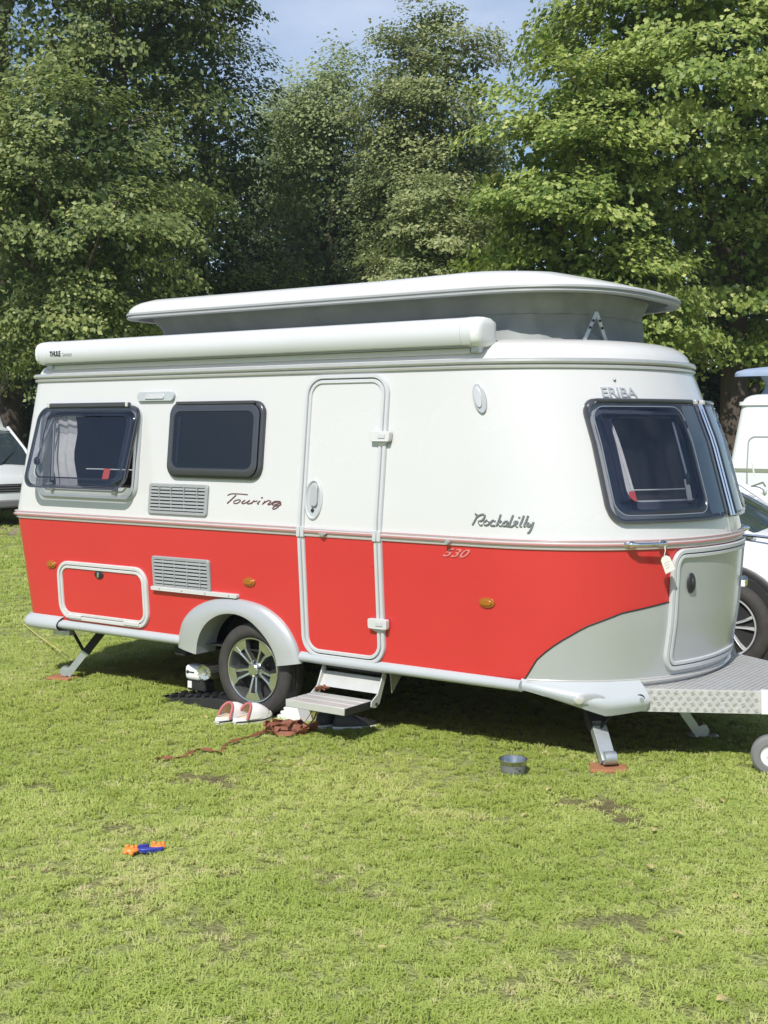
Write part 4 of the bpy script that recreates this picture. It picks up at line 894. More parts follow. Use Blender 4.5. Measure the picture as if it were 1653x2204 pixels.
def gmat():
    m,nt,b,N,L=node_mat('lawn_soil'); tc=N('ShaderNodeTexCoord')
    n1=N('ShaderNodeTexNoise'); n1.inputs['Scale'].default_value=55; n1.inputs['Detail'].default_value=6; L(tc.outputs['Object'],n1.inputs['Vector'])
    n2=N('ShaderNodeTexNoise'); n2.inputs['Scale'].default_value=1.3; n2.inputs['Detail'].default_value=5; L(tc.outputs['Object'],n2.inputs['Vector'])
    r1=N('ShaderNodeValToRGB'); e=r1.color_ramp.elements; e[0].position=.3; e[0].color=(.12,.14,.045,1); e[1].position=.75; e[1].color=(.42,.45,.17,1)
    r2=N('ShaderNodeValToRGB'); e=r2.color_ramp.elements; e[0].position=.3; e[0].color=(.07,.05,.03,1); e[1].position=.8; e[1].color=(.20,.15,.09,1)
    L(n1.outputs['Fac'],r1.inputs[0]); L(n1.outputs['Fac'],r2.inputs[0])
    a=N('ShaderNodeAttribute'); a.attribute_name='lc'
    mx=N('ShaderNodeMix'); mx.data_type='RGBA'; L(a.outputs['Fac'],mx.inputs['Factor']); L(r1.outputs[0],mx.inputs['A']); L(r2.outputs[0],mx.inputs['B'])
    L(mx.outputs['Result'],b.inputs['Base Color']); b.inputs['Roughness'].default_value=.95; b.inputs['Specular IOR Level'].default_value=.1
    bp=N('ShaderNodeBump'); bp.inputs['Distance'].default_value=.03; bp.inputs['Strength'].default_value=.7; L(n1.outputs['Fac'],bp.inputs['Height']); L(bp.outputs[0],b.inputs['Normal'])
    return m
gx=np.r_[-400,-150,-60,-30,np.linspace(-14,-3,12),np.linspace(-2.5,5.5,140),np.linspace(6,16,12),30,60,150,400]
gy=np.r_[-400,-150,-60,-30,np.linspace(-14,-5,10),np.linspace(-4.6,1.5,110),np.linspace(2,16,15),30,60,150,400]
GX,GY=np.meshgrid(gx,gy); so,dr_=spotval(GX,GY)
V=np.c_[GX.ravel(),GY.ravel(),np.zeros(GX.size)]; nx,ny=len(gx),len(gy)
ii,jj=np.meshgrid(np.arange(nx-1),np.arange(ny-1)); a_=(jj*nx+ii).ravel(); F=np.c_[a_,a_+1,a_+nx+1,a_+nx]
me=np_mesh('ground',V,F,so.ravel()); me.materials.append(gmat()); gr=bpy.data.objects.new('ground',me); COL.objects.link(gr); tag(gr,kind='structure')
# park path far behind on the left
pm=mat('gravel_path',(.28,.22,.16),.95,var=.2,scale=30,bump=.5,bscale=60)
po=MB(); A0=np.array([-40,24.,0]); A1=np.array([22,26.,0])
c0=onz(-60,1150); c1=onz(60,1152); dd=(c1-c0)/np.linalg.norm(c1-c0); nn=np.array([-dd[1],dd[0],0])
po.add([c0-dd*12+(0,0,.006),c1+dd*40+(0,0,.006),c1+dd*40+nn*1.4+(0,0,.006),c0-dd*12+nn*1.4+(0,0,.006)],[(0,1,2,3)]); pa=po.build('path',pm); tag(pa,kind='structure')
# lawn blades: tufts of real blades instanced by geometry nodes
gl_m=leafmat('grass_blade',(.41,.50,.12),(.57,.64,.215),(.75,.68,.40),.38,'dry',True,.8)
def tuft(seed,n=30,rad=.035,h0=.018,h1=.042,w=.0030):
    rg=np.random.default_rng(seed); V=[];F=[]
    for i in range(n):
        a=rg.uniform(0,6.283); r=rad*math.sqrt(rg.uniform()); b=np.array([r*math.cos(a),r*math.sin(a),-.002]); th=rg.uniform(0,6.283)
        h=rg.uniform(h0,h1); ln=rg.uniform(.4,1.9)*h; d=np.array([math.cos(th),math.sin(th),0]); s=np.array([-d[1],d[0],0])*w*rg.uniform(.6,1.3)
        m=b+d*ln*.35+np.array([0,0,h*.62]); t=b+d*ln+np.array([0,0,h*(1-.30*ln/h)])
        o=len(V); V+=[b-s,b+s,m-s*.8,m+s*.8,t]; F+=[(o,o+1,o+3),(o,o+3,o+2),(o+2,o+3,o+4)]
    me=np_mesh('tuft',np.array(V),np.array(F)); me.materials.append(gl_m); ob=bpy.data.objects.new('grass_tuft',me); return ob
protos=[tuft(100+i) for i in range(7)]+[tuft(120+i,n=22,h0=.03,h1=.055) for i in range(2)]+[tuft(130+i,n=11,h0=.010,h1=.022,w=.0075) for i in range(2)]
def wedge(d0,d1,dens):
    out=[]; n=int(dens*1.24*.5*(d1*d1-d0*d0)); n=max(n,1)
    d=np.sqrt(RNG.uniform(d0*d0,d1*d1,n)); s=RNG.uniform(-.62,.62,n)*d
    f2=np.array([-math.sin(PHI),math.cos(PHI)]); r2=RGT[:2]
    return CAM[:2]+d[:,None]*f2+s[:,None]*r2, d
P1,d1=wedge(1.9,6.0,950); P2,d2=wedge(6.0,10.5,600); P3,d3=wedge(10.5,18,150); P4,d4=wedge(18,34,42)
PP=np.r_[P1,P2,P3,P4]; DD=np.r_[d1,d2,d3,d4]
soil,dry=spotval(PP[:,0],PP[:,1])
def vnoise(P,s,seed):
    rg=np.random.default_rng(seed); T=rg.uniform(0,1,(128,128)); q=P*s; i=np.floor(q).astype(int); f=q-i; f=f*f*(3-2*f); i%=128; j=(i+1)%128
    return (T[i[:,0],i[:,1]]*(1-f[:,0])*(1-f[:,1])+T[j[:,0],i[:,1]]*f[:,0]*(1-f[:,1])+T[i[:,0],j[:,1]]*(1-f[:,0])*f[:,1]+T[j[:,0],j[:,1]]*f[:,0]*f[:,1])
nz=.5*vnoise(PP,1.4,1)+.3*vnoise(PP,4,2)+.2*vnoise(PP,11,3)
keep=RNG.uniform(0,1,len(PP))>np.clip(soil*1.05,0,.93)
# wheel, pads and ramp press the grass flat where they stand
def notin(P,x0,x1,y0,y1): return ~((P[:,0]>x0)&(P[:,0]<x1)&(P[:,1]>y0)&(P[:,1]<y1))
for r in((-.16,.16,.02,.25),(-.86,-.2,.05,.29),(2.22,2.41,.12,.28),(-1.97,-1.78,.07,.23),(.17,.40,.04,.16),(1.88,2.01,-.215,-.085)): keep&=notin(PP,*r)
PP,DD,dry,nz,soil=PP[keep],DD[keep],dry[keep],nz[keep],soil[keep]
dv=np.clip(.20+.85*(nz-.45)+.45*dry*RNG.uniform(.2,1.1,len(PP))+RNG.normal(0,.13,len(PP))+.5*(RNG.uniform(0,1,len(PP))<.025),0,1)
shade=((PP[:,1]>.2)&(PP[:,1]<2.2)&(PP[:,0]>-2.3)&(PP[:,0]<2.7))
sc=.84*(RNG.uniform(.7,1.2,len(PP))*(1-.35*soil))*np.clip(.85+.5*(vnoise(PP,2.3,9)-.4),.6,1.25)*np.interp(DD,[2,6,10.5,18,34],[.85,1.05,1.3,2.0,2.8])
me=bpy.data.meshes.new('grass'); me.vertices.add(len(PP)); me.vertices.foreach_set('co',np.c_[PP,np.full(len(PP),.001)].astype(np.float32).ravel())
for nme,ty,val in(('dry','FLOAT',dv),('scl','FLOAT',sc),('idx','INT',RNG.integers(0,11,len(PP))),('rz','FLOAT',RNG.uniform(0,6.283,len(PP)))):
    at=me.attributes.new(nme,ty,'POINT'); at.data.foreach_set('value',val.astype(np.float32 if ty=='FLOAT' else np.int32))
go=bpy.data.objects.new('grass',me); COL.objects.link(go); tag(go,'short mown green lawn grass with dry patches','grass',kind='stuff')
ng=bpy.data.node_groups.new('lawn','GeometryNodeTree'); ng.interface.new_socket('Geometry',in_out='INPUT',socket_type='NodeSocketGeometry'); ng.interface.new_socket('Geometry',in_out='OUTPUT',socket_type='NodeSocketGeometry')
N=ng.nodes.new; L=ng.links.new
gi=N('NodeGroupInput'); gout=N('NodeGroupOutput'); ip=N('GeometryNodeInstanceOnPoints'); jn=N('GeometryNodeJoinGeometry')
for p in protos:
    oi=N('GeometryNodeObjectInfo'); oi.inputs['Object'].default_value=p; oi.inputs['As Instance'].default_value=True; L(oi.outputs['Geometry'],jn.inputs[0])
def att(n,t): a=N('GeometryNodeInputNamedAttribute'); a.data_type=t; a.inputs['Name'].default_value=n; return a.outputs['Attribute']
cx_=N('ShaderNodeCombineXYZ'); L(att('rz','FLOAT'),cx_.inputs['Z']); er=N('FunctionNodeEulerToRotation'); L(cx_.outputs[0],er.inputs[0])
L(gi.outputs[0],ip.inputs['Points']); L(jn.outputs[0],ip.inputs['Instance']); ip.inputs['Pick Instance'].default_value=True
L(att('idx','INT'),ip.inputs['Instance Index']); L(er.outputs[0],ip.inputs['Rotation']); L(att('scl','FLOAT'),ip.inputs['Scale']); L(ip.outputs[0],gout.inputs[0])
md=go.modifiers.new('lawn','NODES'); md.node_group=ng
# ---------------- trees ----------------
LQ=np.array([(0,0,0),(-.36,.42,.07),(0,1,-.04),(.36,.42,.07)]); LQF=np.array([(0,1,2),(0,2,3)])
LP=np.array([(0,0,0),(-.28,.10,.03),(-.52,.48,.06),(-.22,.50,.02),(-.26,.86,.03),(0,1.0,-.03),(.26,.86,.03),(.22,.50,.02),(.52,.48,.06),(.28,.10,.03)])
LPF=np.array([(0,1,3),(1,2,3),(0,3,5),(3,4,5),(0,5,7),(5,6,7),(0,7,9),(7,8,9)])
def leaves(C,Nm,size,val,plane=False):
    n=len(C); T=RNG.normal(0,1,(n,3)); T[:,2]-=.55; T-=Nm*np.sum(T*Nm,1)[:,None]; T/=np.linalg.norm(T,axis=1)[:,None]; S=np.cross(T,Nm)
    tp,tf=(LP,LPF) if plane else (LQ,LQF); k=len(tp)
    V=(C[:,None,:]+size[:,None,None]*(tp[None,:,0:1]*S[:,None,:]+tp[None,:,1:2]*T[:,None,:]+tp[None,:,2:3]*Nm[:,None,:])).reshape(-1,3)
    F=(np.arange(n)[:,None,None]*k+tf[None]).reshape(-1,3)
    return V,F,np.repeat(val,k)
def unit(v): return v/np.maximum(np.linalg.norm(v,axis=-1,keepdims=True),1e-9)
TOC=unit(np.array([CAM[0],CAM[1]-0,0.]))
def tree(name,label,px_,depth,h,zc,rx,rz,ncl,npl,lsize,m,plane=False,spray=.62,seed=0,flat=.42,front_bias=.72,droop=.35,loose=0.,group='park trees behind the caravan',top=1.0,shell=.62,lob=9):
    rg=np.random.default_rng(seed); base=atd(px_,920,depth); base[2]=0
    t=thing(name,label,'tree',tuple(base),group)
    toc=np.array([CAM[0]-base[0],CAM[1]-base[1],0]); toc/=np.linalg.norm(toc)
    ph=rg.uniform(0,6.28,8)
    # boughs: leafy lobes round the crown, each carrying many small sprays
    nl=int(lob*rz/rx)+8; Dl=unit(rg.normal(0,1,(nl*4,3))); Dl=Dl[rg.uniform(0,1,len(Dl))<np.where(Dl@toc>-.2,1,.25)][:nl]; nl=len(Dl)
    rl=rx*rg.uniform(.34,.60,nl); Rl=rg.uniform(.58,.80,nl)
    Lc=np.c_[Dl[:,0]*rx*Rl,Dl[:,1]*rx*Rl,zc+Dl[:,2]*rz*rg.uniform(.70,.92,nl)]
    li=rg.choice(nl,ncl,p=rl**2/np.sum(rl**2)); d_=unit(rg.normal(0,1,(ncl,3))+.55*Dl[li]*np.array([1,1,.4])+np.array([0,0,.35]))
    Cc=Lc[li]+rl[li][:,None]*d_*np.array([1,1,.72])*rg.uniform(shell,1.06,ncl)[:,None]
    ok=Cc[:,2]>1.0; Cc=Cc[ok]; d_=d_[ok]; li=li[ok]; nC=len(Cc)
    out=unit(.65*d_+.35*Dl[li]); outh=unit(d_*np.array([1,1,.25])+.3*Dl[li]*np.array([1,1,0]))
    cs=spray*rg.uniform(.55,1.35,nC); ctone=rg.normal(0,.10,nC)+rg.normal(0,.08,nl)[li]
    k=rg.poisson(npl*(cs/spray)**2); idx=np.repeat(np.arange(nC),k); n=len(idx)
    a=rg.uniform(0,6.283,n); r=np.sqrt(rg.uniform(0,1,n)); zz=rg.normal(0,1,n)*.5
    side_=unit(np.cross(outh,np.array([0,0,1.])))
    lx,ly=r*np.cos(a),r*np.sin(a)
    # leafy sprays: flat fans that point outwards and hang at the tip
    P=Cc[idx]+outh[idx]*(lx*cs[idx]*1.15)[:,None]+side_[idx]*(ly*cs[idx])[:,None]
    P[:,2]+=zz*cs[idx]*flat-droop*cs[idx]*(np.maximum(lx,-.3)**2+.35*ly**2)
    P+=rg.normal(0,1,(n,3))*loose
    Nm=unit(.75*out[idx]+np.array([0,0,.62])+rg.normal(0,.33,(n,3)))
    sz=lsize*rg.uniform(.5,1.4,n); val=np.clip(.45+ctone[idx]+rg.normal(0,.22,n),0,1)
    # sparse inner leaves; their dark tone paints in the crown's inner shade
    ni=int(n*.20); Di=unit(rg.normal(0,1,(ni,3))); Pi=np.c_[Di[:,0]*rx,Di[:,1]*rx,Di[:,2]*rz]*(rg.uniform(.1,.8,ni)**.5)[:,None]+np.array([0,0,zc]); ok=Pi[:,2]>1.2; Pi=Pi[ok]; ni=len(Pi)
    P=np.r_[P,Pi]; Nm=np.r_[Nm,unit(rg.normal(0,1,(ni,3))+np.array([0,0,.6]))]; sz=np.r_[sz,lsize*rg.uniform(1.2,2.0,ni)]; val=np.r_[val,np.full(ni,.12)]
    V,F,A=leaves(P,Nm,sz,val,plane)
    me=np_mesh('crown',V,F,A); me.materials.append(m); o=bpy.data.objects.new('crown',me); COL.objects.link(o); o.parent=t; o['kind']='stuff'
    hb=zc+rz*.55; tr=max(.16,h*.017); n_=10
    pts=[(.12*math.sin(i*.8+ph[3])*i/n_,.12*math.cos(i*.7+ph[4])*i/n_,-.1+hb*i/n_) for i in range(n_+1)]
    MB().tube(pts,[tr*(1.35 if i==0 else 1)*(1-.8*i/n_) for i in range(n_+1)],n=12).build('trunk','bark',t)
    sel=rg.choice(nC,min(14,nC),replace=False)
    for s in sel:
        c=Cc[s]; z0=min(max(c[2]-np.hypot(c[0],c[1])*.75,1.2),hb*.95); i0=z0/hb; st=np.array([.1*math.sin(i0*8+ph[3])*i0,.1*math.cos(i0*7+ph[4])*i0,z0])
        mid=(st+c)/2+np.array([0,0,.18*np.linalg.norm(c-st)*.4])+rg.normal(0,.1,3)
        MB().tube([st,(st+mid)/2+rg.normal(0,.05,3),mid,(mid+c)/2,c],[tr*.42*(1-i0*.5),tr*.33,tr*.22,tr*.13,tr*.05],n=6).build('limb','bark',t)
    return t
LM={'lime':leafmat('lime_leaf',(.045,.080,.028),(.175,.225,.066),(.42,.45,.17),.36),
    'plane':leafmat('plane_leaf',(.09,.15,.03),(.31,.385,.095),(.60,.62,.25),.38),
    'birch':leafmat('willow_leaf',(.13,.18,.08),(.31,.37,.16),(.50,.54,.29),.42),
    'olive':leafmat('maple_leaf',(.09,.13,.05),(.28,.32,.125),(.50,.51,.25),.38),
    'dark':leafmat('shade_toned_leaf',(.030,.055,.035),(.065,.10,.05),(.12,.16,.075),.34)}  # shade of the deep wood is put into these dark leaf tones
tree('lime_tree','large dark lime tree with layered drooping boughs behind the rear of the caravan',20,27,18,9.8,3.9,7.4,330,170,.098,LM['lime'],seed=1,spray=.60,droop=.5,flat=.28,shell=.8)
tree('lime_tree','tall dark lime tree whose crown edge meets the open sky',275,25,17,8.6,2.2,7.6,300,150,.092,LM['lime'],seed=2,spray=.52,droop=.5,flat=.28,shell=.8)
tree('lime_tree','low lime tree with hanging lit boughs just above the awning case',160,20,8,4.9,1.9,2.5,190,150,.078,LM['lime'],seed=3,spray=.42,droop=.55,flat=.26,shell=.8)
tree('lime_tree','shaded lime tree filling the edge between the tall lime and the pale airy trees',440,29,12,6.2,1.9,5.0,190,150,.095,LM['lime'],seed=23,spray=.55,droop=.5,flat=.28,shell=.8)
tree('lime_tree','broad lime tree standing beyond the camper van at the edge of the park',-330,27,15,8.0,3.4,6.0,170,150,.105,LM['lime'],seed=31,spray=.6,droop=.5,flat=.28,shell=.8)
tree('willow_tree','slender pale airy tree with thin upright tips in the gap of sky',715,33,12,6.9,1.9,4.5,190,170,.095,LM['birch'],seed=4,spray=.55,loose=.10,droop=.2,flat=.6,shell=.4)
tree('willow_tree','pale loose-leaved tree beside the tall dark lime tree',600,36,12,6.6,1.9,4.6,190,170,.10,LM['birch'],seed=14,spray=.55,loose=.10,droop=.2,flat=.6,shell=.4)
tree('maple_tree','round-topped grey-green tree standing highest in the middle gap of sky',945,31,13.5,7.4,1.85,4.7,300,170,.090,LM['olive'],seed=5,spray=.5,droop=.3,flat=.35,shell=.75)
tree('maple_tree','wide grey-green tree filling the gap behind the pop-up roof',810,35,10,5.2,2.8,3.9,260,160,.10,LM['olive'],seed=25,spray=.6,droop=.3,flat=.4,shell=.75)
tree('maple_tree','lower olive-green tree in the middle just above the pop-up roof',950,23,8,4.4,1.15,2.0,130,150,.072,LM['olive'],seed=6,spray=.36,droop=.35,flat=.3,shell=.75)
tree('plane_tree','large bright green plane tree with broad lobed leaves above the caravan front',1580,22,17,8.9,3.1,6.2,380,190,.086,LM['plane'],True,seed=7,spray=.55,droop=.40,flat=.28,shell=.8,lob=12)
tree('plane_tree','bright plane tree with broad lobed leaves behind the neighbouring white caravan',1830,24,16,8.6,3.0,5.8,170,150,.10,LM['plane'],True,seed=8,spray=.6,droop=.40,flat=.28,shell=.8)
tree('plane_tree','lower plane tree reaching over the front of the pop-up roof',1255,20.5,9,4.9,1.6,2.9,200,170,.078,LM['plane'],True,seed=28,spray=.46,droop=.40,flat=.28,shell=.8)
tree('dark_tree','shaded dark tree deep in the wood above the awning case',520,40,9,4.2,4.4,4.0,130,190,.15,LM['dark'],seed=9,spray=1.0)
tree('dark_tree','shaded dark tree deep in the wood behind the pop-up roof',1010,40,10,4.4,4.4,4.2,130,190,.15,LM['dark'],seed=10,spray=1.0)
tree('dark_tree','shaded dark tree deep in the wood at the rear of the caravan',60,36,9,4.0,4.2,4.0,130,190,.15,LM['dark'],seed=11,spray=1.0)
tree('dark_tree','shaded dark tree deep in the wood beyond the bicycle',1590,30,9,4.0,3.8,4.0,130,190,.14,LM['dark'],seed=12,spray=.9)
# far wood that closes the horizon
def wood():
    rg=np.random.default_rng(77); n=90000; f2=np.array([-math.sin(PHI),math.cos(PHI)]); r2=RGT[:2]
    d=rg.uniform(44,52,n); s=rg.uniform(-32,32,n); hm=5.5+1.6*np.sin(s*.35)+1.2*np.sin(s*.9+1)+.5*np.sin(s*2.3)
    z=.2+hm*rg.uniform(0,1,n)**.85; d+=1.2*np.sin(s*.8)+1.5*np.sin(z*1.3+s*.5)
    P=np.c_[CAM[:2]+d[:,None]*f2+s[:,None]*r2,z]; Nm=unit(rg.normal(0,.6,(n,3))+np.array([-f2[0]*.4,-f2[1]*.4,.6]))
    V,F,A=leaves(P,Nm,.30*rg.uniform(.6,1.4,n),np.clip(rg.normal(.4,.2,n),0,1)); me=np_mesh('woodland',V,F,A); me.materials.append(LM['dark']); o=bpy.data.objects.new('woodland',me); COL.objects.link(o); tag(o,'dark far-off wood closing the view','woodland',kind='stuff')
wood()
# ---------------- neighbouring white caravan ----------------
nc=thing('white_caravan','plain white neighbouring caravan with raised roof beyond the front of the red caravan','caravan',(.90,11.9,0))
def cp(mb,name,m,parent=nc,**k): return mb.build(name,m,parent,**k)
cp(loft(up_levels),'upper_body','carwhite'); cp(loft(lo_levels),'lower_body','carwhite'); cp(loft(roof_lv,roof_off,pars=[pr]*7),'roof_shell','carwhite')
mb=MB(); mb.grid([outline(z,o) for z,o in((RZ0,0),(RZ0,.03),(RZ1,.03),(RZ1,-.01))],cu=True); cp(mb,'gutter_rail','white2')
mb=MB(); mb.grid([outline(z,o) for z,o in((BZ0,0),(BZ0,.012),(BZ1,.012),(BZ1,0))],cu=True); cp(mb,'belt_moulding','alu')
mb=MB(); rows=[lidrow(z,i-.15) for z,i in[(2.51,.0),(2.556,.0),(2.598,.022),(2.634,.10),(2.652,.30),(2.656,.5)]]; rows=[[(x-.75,y,z) for x,y,z in r] for r in rows]; mb.grid(rows,cu=True); n=len(rows[0]); mb.f.append(tuple((len(rows)-1)*n+k for k in range(n))); cp(mb,'roof_lid','bluecloth')
mb=MB(); mb.grid([[(p[0]-.75,p[1],p[2]) for p in [canv(a/4,k,N_) for k in range(N_)]] for a in range(5)],cu=True); cp(mb,'roof_canvas','bluecloth')
ringm(rr(-1.95,-1.10,.50,1.66,.1,n=6,m=6),rr(-1.93,-1.08,.52,1.64,.09,n=6,m=6),side,[(0,0),(0,.008),(1,.008),(1,0)]).build('locker_outline','ventgrey',nc)
ringm(rr(-.8,.2,1.40,1.9,.1,n=6,m=6),rr(-.77,.17,1.43,1.87,.08,n=6,m=6),side,[(0,0),(0,.02),(1,.02),(1,0)]).build('window_frame','darkframe',nc)
plate(rr(-.77,.17,1.43,1.87,.08,n=6,m=6),side,.015).build('window_pane','carglass',nc)
for x in(-.05,):
    w_=bpy.data.objects.new('wheel',None); COL.objects.link(w_); w_.parent=nc; make_wheel((x,.10,.29),.29,.20,.18,(20,18,True),w_)
# ---------------- cars ----------------
def body_loft(stations,name,m,parent,ang=35,sy=None):
    """stations: list of (x, [(y,z)...]) half sections from sill to top centre; mirrored"""
    mb=MB(); rows=[]
    for x,s in stations: rows.append([(x if not isinstance(x,(list,tuple)) else x[i],-y,z) for i,(y,z) in enumerate(s)]+[(x if not isinstance(x,(list,tuple)) else x[i],y,z) for i,(y,z) in reversed(list(enumerate(s)))])
    mb.grid(rows); 
    for r in(rows[0],rows[-1]): mb.add(r,[tuple(range(len(r)))])
    return mb.build(name,m,parent,ang=ang)
suv=thing('white_car','white family car with silver twin-spoke wheels parked behind the caravan front','car',(1.88,4.03,0))
# origin under the front axle; front points +X; half width .90
def sec(w,zs,zb,zt,cr): return [(w*.94,zs),(w*1.0,zs+.12),(w*1.0,zb-.10),(w*.985,zb),(w*.93,zt-.03),(w*.80,zt+cr*.5),(w*.4,zt+cr),(0,zt+cr*1.1)]
ST=[(.92,sec(.55,.30,.55,.66,.02)),(.86,sec(.72,.26,.60,.76,.03)),(.70,sec(.84,.24,.66,.84,.04)),(.40,sec(.89,.24,.74,.93,.05)),(.0,sec(.905,.24,.82,1.00,.05)),(-.35,sec(.905,.24,.88,1.05,.05)),(-1.2,sec(.91,.24,.90,1.04,.04)),(-2.6,sec(.91,.24,.92,1.06,.03)),(-3.35,sec(.88,.26,.92,1.05,.03)),(-3.62,sec(.78,.34,.85,1.0,.03))]
body_loft(ST,'car_body','carwhite',suv)
GS=[(.12,[(.80,.98),(.79,.99),(.55,1.02),(0,1.04)]),(-.30,[(.80,1.0),(.77,1.14),(.55,1.20),(0,1.22)]),(-.85,[(.84,1.03),(.70,1.50),(.55,1.53),(0,1.55)]),(-1.35,[(.85,1.03),(.68,1.56),(.52,1.62),(0,1.64)]),(-2.4,[(.85,1.04),(.68,1.57),(.52,1.61),(0,1.63)]),(-3.1,[(.82,1.04),(.66,1.50),(.5,1.54),(0,1.56)]),(-3.55,[(.76,1.02),(.70,1.06),(.5,1.07),(0,1.08)])]
body_loft(GS,'greenhouse','carglass',suv)
RS=[(-.75,[(.715,1.46),(.55,1.50),(0,1.53)]),(-1.0,[(.715,1.53),(.55,1.57),(0,1.60)]),(-1.4,[(.70,1.585),(.53,1.635),(0,1.655)]),(-2.4,[(.70,1.575),(.53,1.625),(0,1.645)]),(-3.15,[(.68,1.50),(.5,1.55),(0,1.57)])]
mb=MB(); mb.grid([[(x,-y,z) for y,z in s]+[(x,y,z) for y,z in reversed(s)] for x,s in RS]); mb.build('car_roof','carwhite',suv)
for s in(-1,1):
    MB().tube([(.16,s*.815,.985),(-.28,s*.79,1.15),(-.75,s*.72,1.46),(-1.0,s*.70,1.54)],.028,n=8).build('a_pillar','carwhite',suv)
    for x0,x1 in((-1.12,-1.18),(-2.35,-2.45)): MB().bar((x0,s*.855,1.03),(x1,s*.69,1.57),.07,.03).build('pillar','blackpl',suv)
    MB().tube([(.42,s*.83,.985),(-.35,s*.88,1.035),(-3.3,s*.87,1.05)],.012,n=6).build('window_trim','chrome',suv)
    mr_=MB().ell((-.48,s*1.0,1.09),(.07,.09,.065)).build('mirror','carwhite',suv); MB().bar((-.46,s*.86,1.05),(-.48,s*.96,1.06),.03,.03).build('mirror_arm','blackpl',mr_)
    MB().ell((.72,s*.70,.70),(.14,.12,.07)).build('headlight','clear',suv)
    for x in(0,-2.72):
        a=MB(); a.lathe([(.385,-.02),(.40,.012),(.43,.012),(.45,0)],(x,s*.905,.34),(0,s,0),40,a0=0,a1=360); a.build('wheel_arch','blackpl',suv)
        MB().lathe([(0,.006),(.386,.006)],(x,s*.902,.34),(0,s,0),32).build('arch_liner','under',suv)
        w_=bpy.data.objects.new('wheel',None); COL.objects.link(w_); w_.parent=suv; make_wheel((x,s*.845,.335),.335,.225,.215,(12,15,False),w_,ax=(0,s,0),rm='carrim')
MB().box((-1.35,0,.30),(4.0,1.7,.14)).build('car_sill','blackpl',suv,bevel=.03)
# white high-roof camper far left
vc=onz(-30,1128); vh=math.atan2(CAM[1]-vc[1],CAM[0]-vc[0])+math.radians(28)
van=thing('camper_van','white high-roof camper van parked in the shade at the far left','van',tuple(vc)); van.rotation_euler=(0,0,vh)
def vsec(w,z0,z1,wt,zt): return [(w*.95,z0),(w,z0+.15),(w,z1),(wt,zt-.10),(wt*.8,zt-.02),(wt*.4,zt),(0,zt+.01)]
body_loft([(.98,vsec(.62,.35,.62,.55,.78)),(.90,vsec(.82,.30,.70,.74,.92)),(.55,vsec(.92,.28,.85,.84,1.04)),(.20,vsec(.94,.28,.92,.88,1.13)),(-.1,vsec(.95,.28,.95,.9,1.22)),(-4.0,vsec(.95,.28,.95,.93,1.25)),(-4.1,vsec(.9,.32,.9,.88,1.2))],'van_body','carwhite',van)
body_loft([(.32,[(.84,1.05),(.80,1.08),(.5,1.10),(0,1.12)]),(-.1,[(.90,1.15),(.83,1.40),(.5,1.44),(0,1.46)]),(-.62,[(.93,1.2),(.78,1.80),(.5,1.84),(0,1.86)]),(-1.2,[(.94,1.2),(.80,1.86),(.5,1.9),(0,1.92)]),(-4.05,[(.93,1.2),(.80,1.86),(.5,1.9),(0,1.92)])],'van_windows','carglass',van)
body_loft([(-.50,[(.80,1.72),(.66,1.80),(.4,1.84),(0,1.86)]),(-.75,[(.83,1.74),(.74,1.98),(.5,2.06),(0,2.09)]),(-1.25,[(.85,1.76),(.78,2.16),(.55,2.28),(0,2.33)]),(-2.2,[(.86,1.78),(.80,2.28),(.58,2.42),(0,2.47)]),(-4.0,[(.86,1.78),(.80,2.24),(.58,2.38),(0,2.42)])],'high_roof','carwhite',van,ang=60)
for s in(-1,1):
    MB().tube([(.34,s*.86,1.06),(-.1,s*.88,1.36),(-.62,s*.82,1.78)],.035,n=8).build('a_pillar','carwhite',van)
    MB().box((-2.6,s*.93,1.50),(2.4,.06,.70)).build('side_panel','carwhite',van,bevel=.02)
    MB().ell((.86,s*.62,.74),(.10,.16,.09)).build('headlight','clear',van); mr_=MB().ell((.0,s*1.07,1.25),(.06,.10,.13)).build('mirror','carwhite',van)
    for x in(0,-2.9):
        MB().lathe([(0,.006),(.37,.006)],(x,s*.945,.33),(0,s,0),28).build('arch_liner','under',van)
        w_=bpy.data.objects.new('wheel',None); COL.objects.link(w_); w_.parent=van; make_wheel((x,s*.87,.32),.32,.21,.2,(12,14,False),w_,ax=(0,s,0))
MB().box((.965,0,.70),(.05,.95,.16)).build('grille','blackpl',van,bevel=.02)
for k in range(3): MB().box((.995,0,.66+.045*k),(.012,.9,.012)).build('grille_bar','rubgrey',van)
MB().box((.96,0,.42),(.10,1.5,.14)).build('bumper','rubgrey',van,bevel=.03)
MB().tube([(.38,.1,1.09),(.05,.55,1.32)],.012,n=6).build('wiper','blackpl',van)
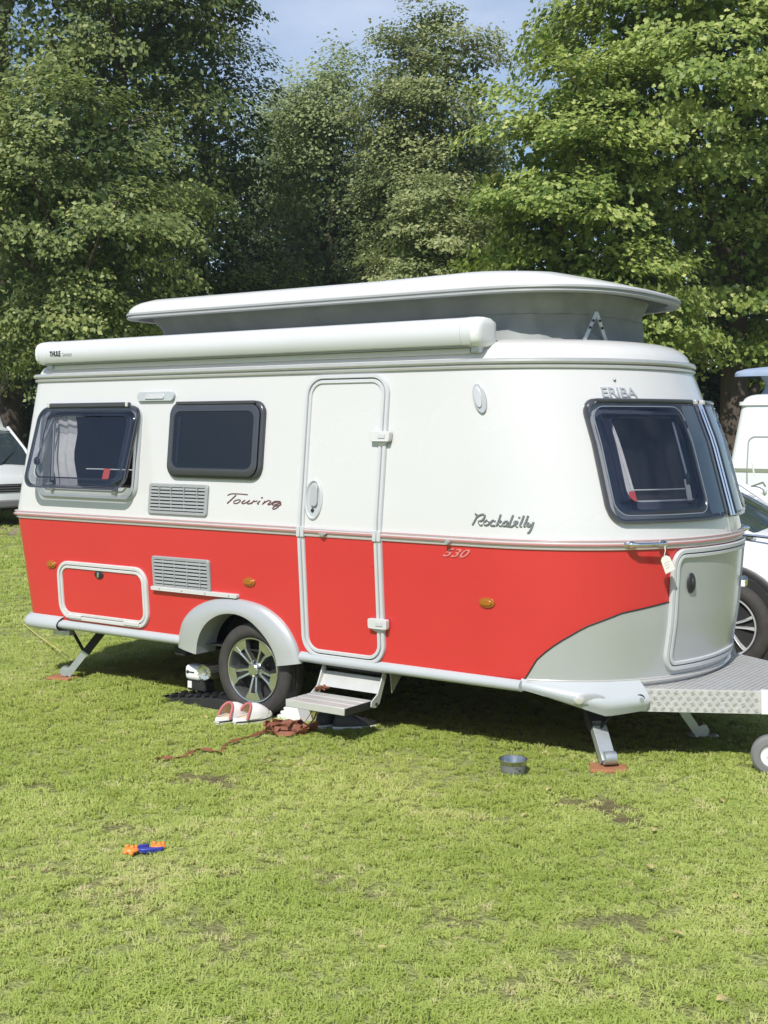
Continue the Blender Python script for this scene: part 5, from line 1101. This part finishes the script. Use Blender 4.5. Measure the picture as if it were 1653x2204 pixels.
# bicycle leaning behind the neighbour
bc_=onz(1584,1062); bp_=atd(1584,1000,15.5); bp_[2]=0
bk=thing('bicycle','dark upright bicycle with a white handlebar bag standing in the shade','bicycle',tuple(bp_)); bk.rotation_euler=(0,0,math.radians(78))
for x in(-.52,.52):
    wl=MB().lathe([(.33,-.018),(.35,-.01),(.352,0),(.35,.01),(.33,.018),(.325,0)],(x,0,.35),(0,1,0),36).build('bicycle_wheel','rubber',bk)
    for k in range(12): MB().tube([(x,0,.35),(x+.325*math.cos(k*math.pi/6),0,.35+.325*math.sin(k*math.pi/6))],.0022,n=4,cap=False).build('wheel_spoke','galv',wl)
mb=MB()
for a,b in(((-.52,0,.35),(-.05,0,.32)),((-.05,0,.32),(-.18,0,.88)),((-.18,0,.80),(-.52,0,.35)),((-.05,0,.32),(.38,0,.78)),((-.17,0,.74),(.37,0,.86)),((.52,0,.35),(.36,0,.98))): mb.tube([a,b],.016,n=8)
mb.build('frame','blackpl',bk)
MB().tube([(.20,-.29,1.06),(.30,-.20,1.10),(.36,0,1.04),(.30,.20,1.10),(.20,.29,1.06)],.012,n=8).build('handlebar','galv',bk)
MB().ell((-.20,0,.94),(.13,.08,.035)).build('saddle','blackpl',bk)
MB().ell((.42,-.05,.98),(.10,.13,.09)).build('handlebar_bag','white2',bk)
MB().tube([(-.52,.03,.75),(-.28,.03,.75)],.03,n=8).build('rack','galv',bk)
MB().tube([(.44,0,1.15),(.40,.02,1.35)],.012,n=6).build('lamp_mast','white2',bk)

# ---------------- thin haze volume, added to lift and blue the far shade ----------------
hm=bpy.data.materials.new('haze'); hm.use_nodes=True; nt=hm.node_tree; nt.nodes.clear(); ho=nt.nodes.new('ShaderNodeOutputMaterial'); pv=nt.nodes.new('ShaderNodeVolumePrincipled')
pv.inputs['Color'].default_value=(.80,.88,1.0,1); pv.inputs['Density'].default_value=.0006; pv.inputs['Anisotropy'].default_value=0.0; nt.links.new(pv.outputs[0],ho.inputs['Volume'])
hz_o=MB().box((-10,20,11),(150,130,24)); hb_=hz_o.build('haze',hm,smooth=False); tag(hb_,'thin pale haze volume added to veil the far trees','haze',kind='stuff')
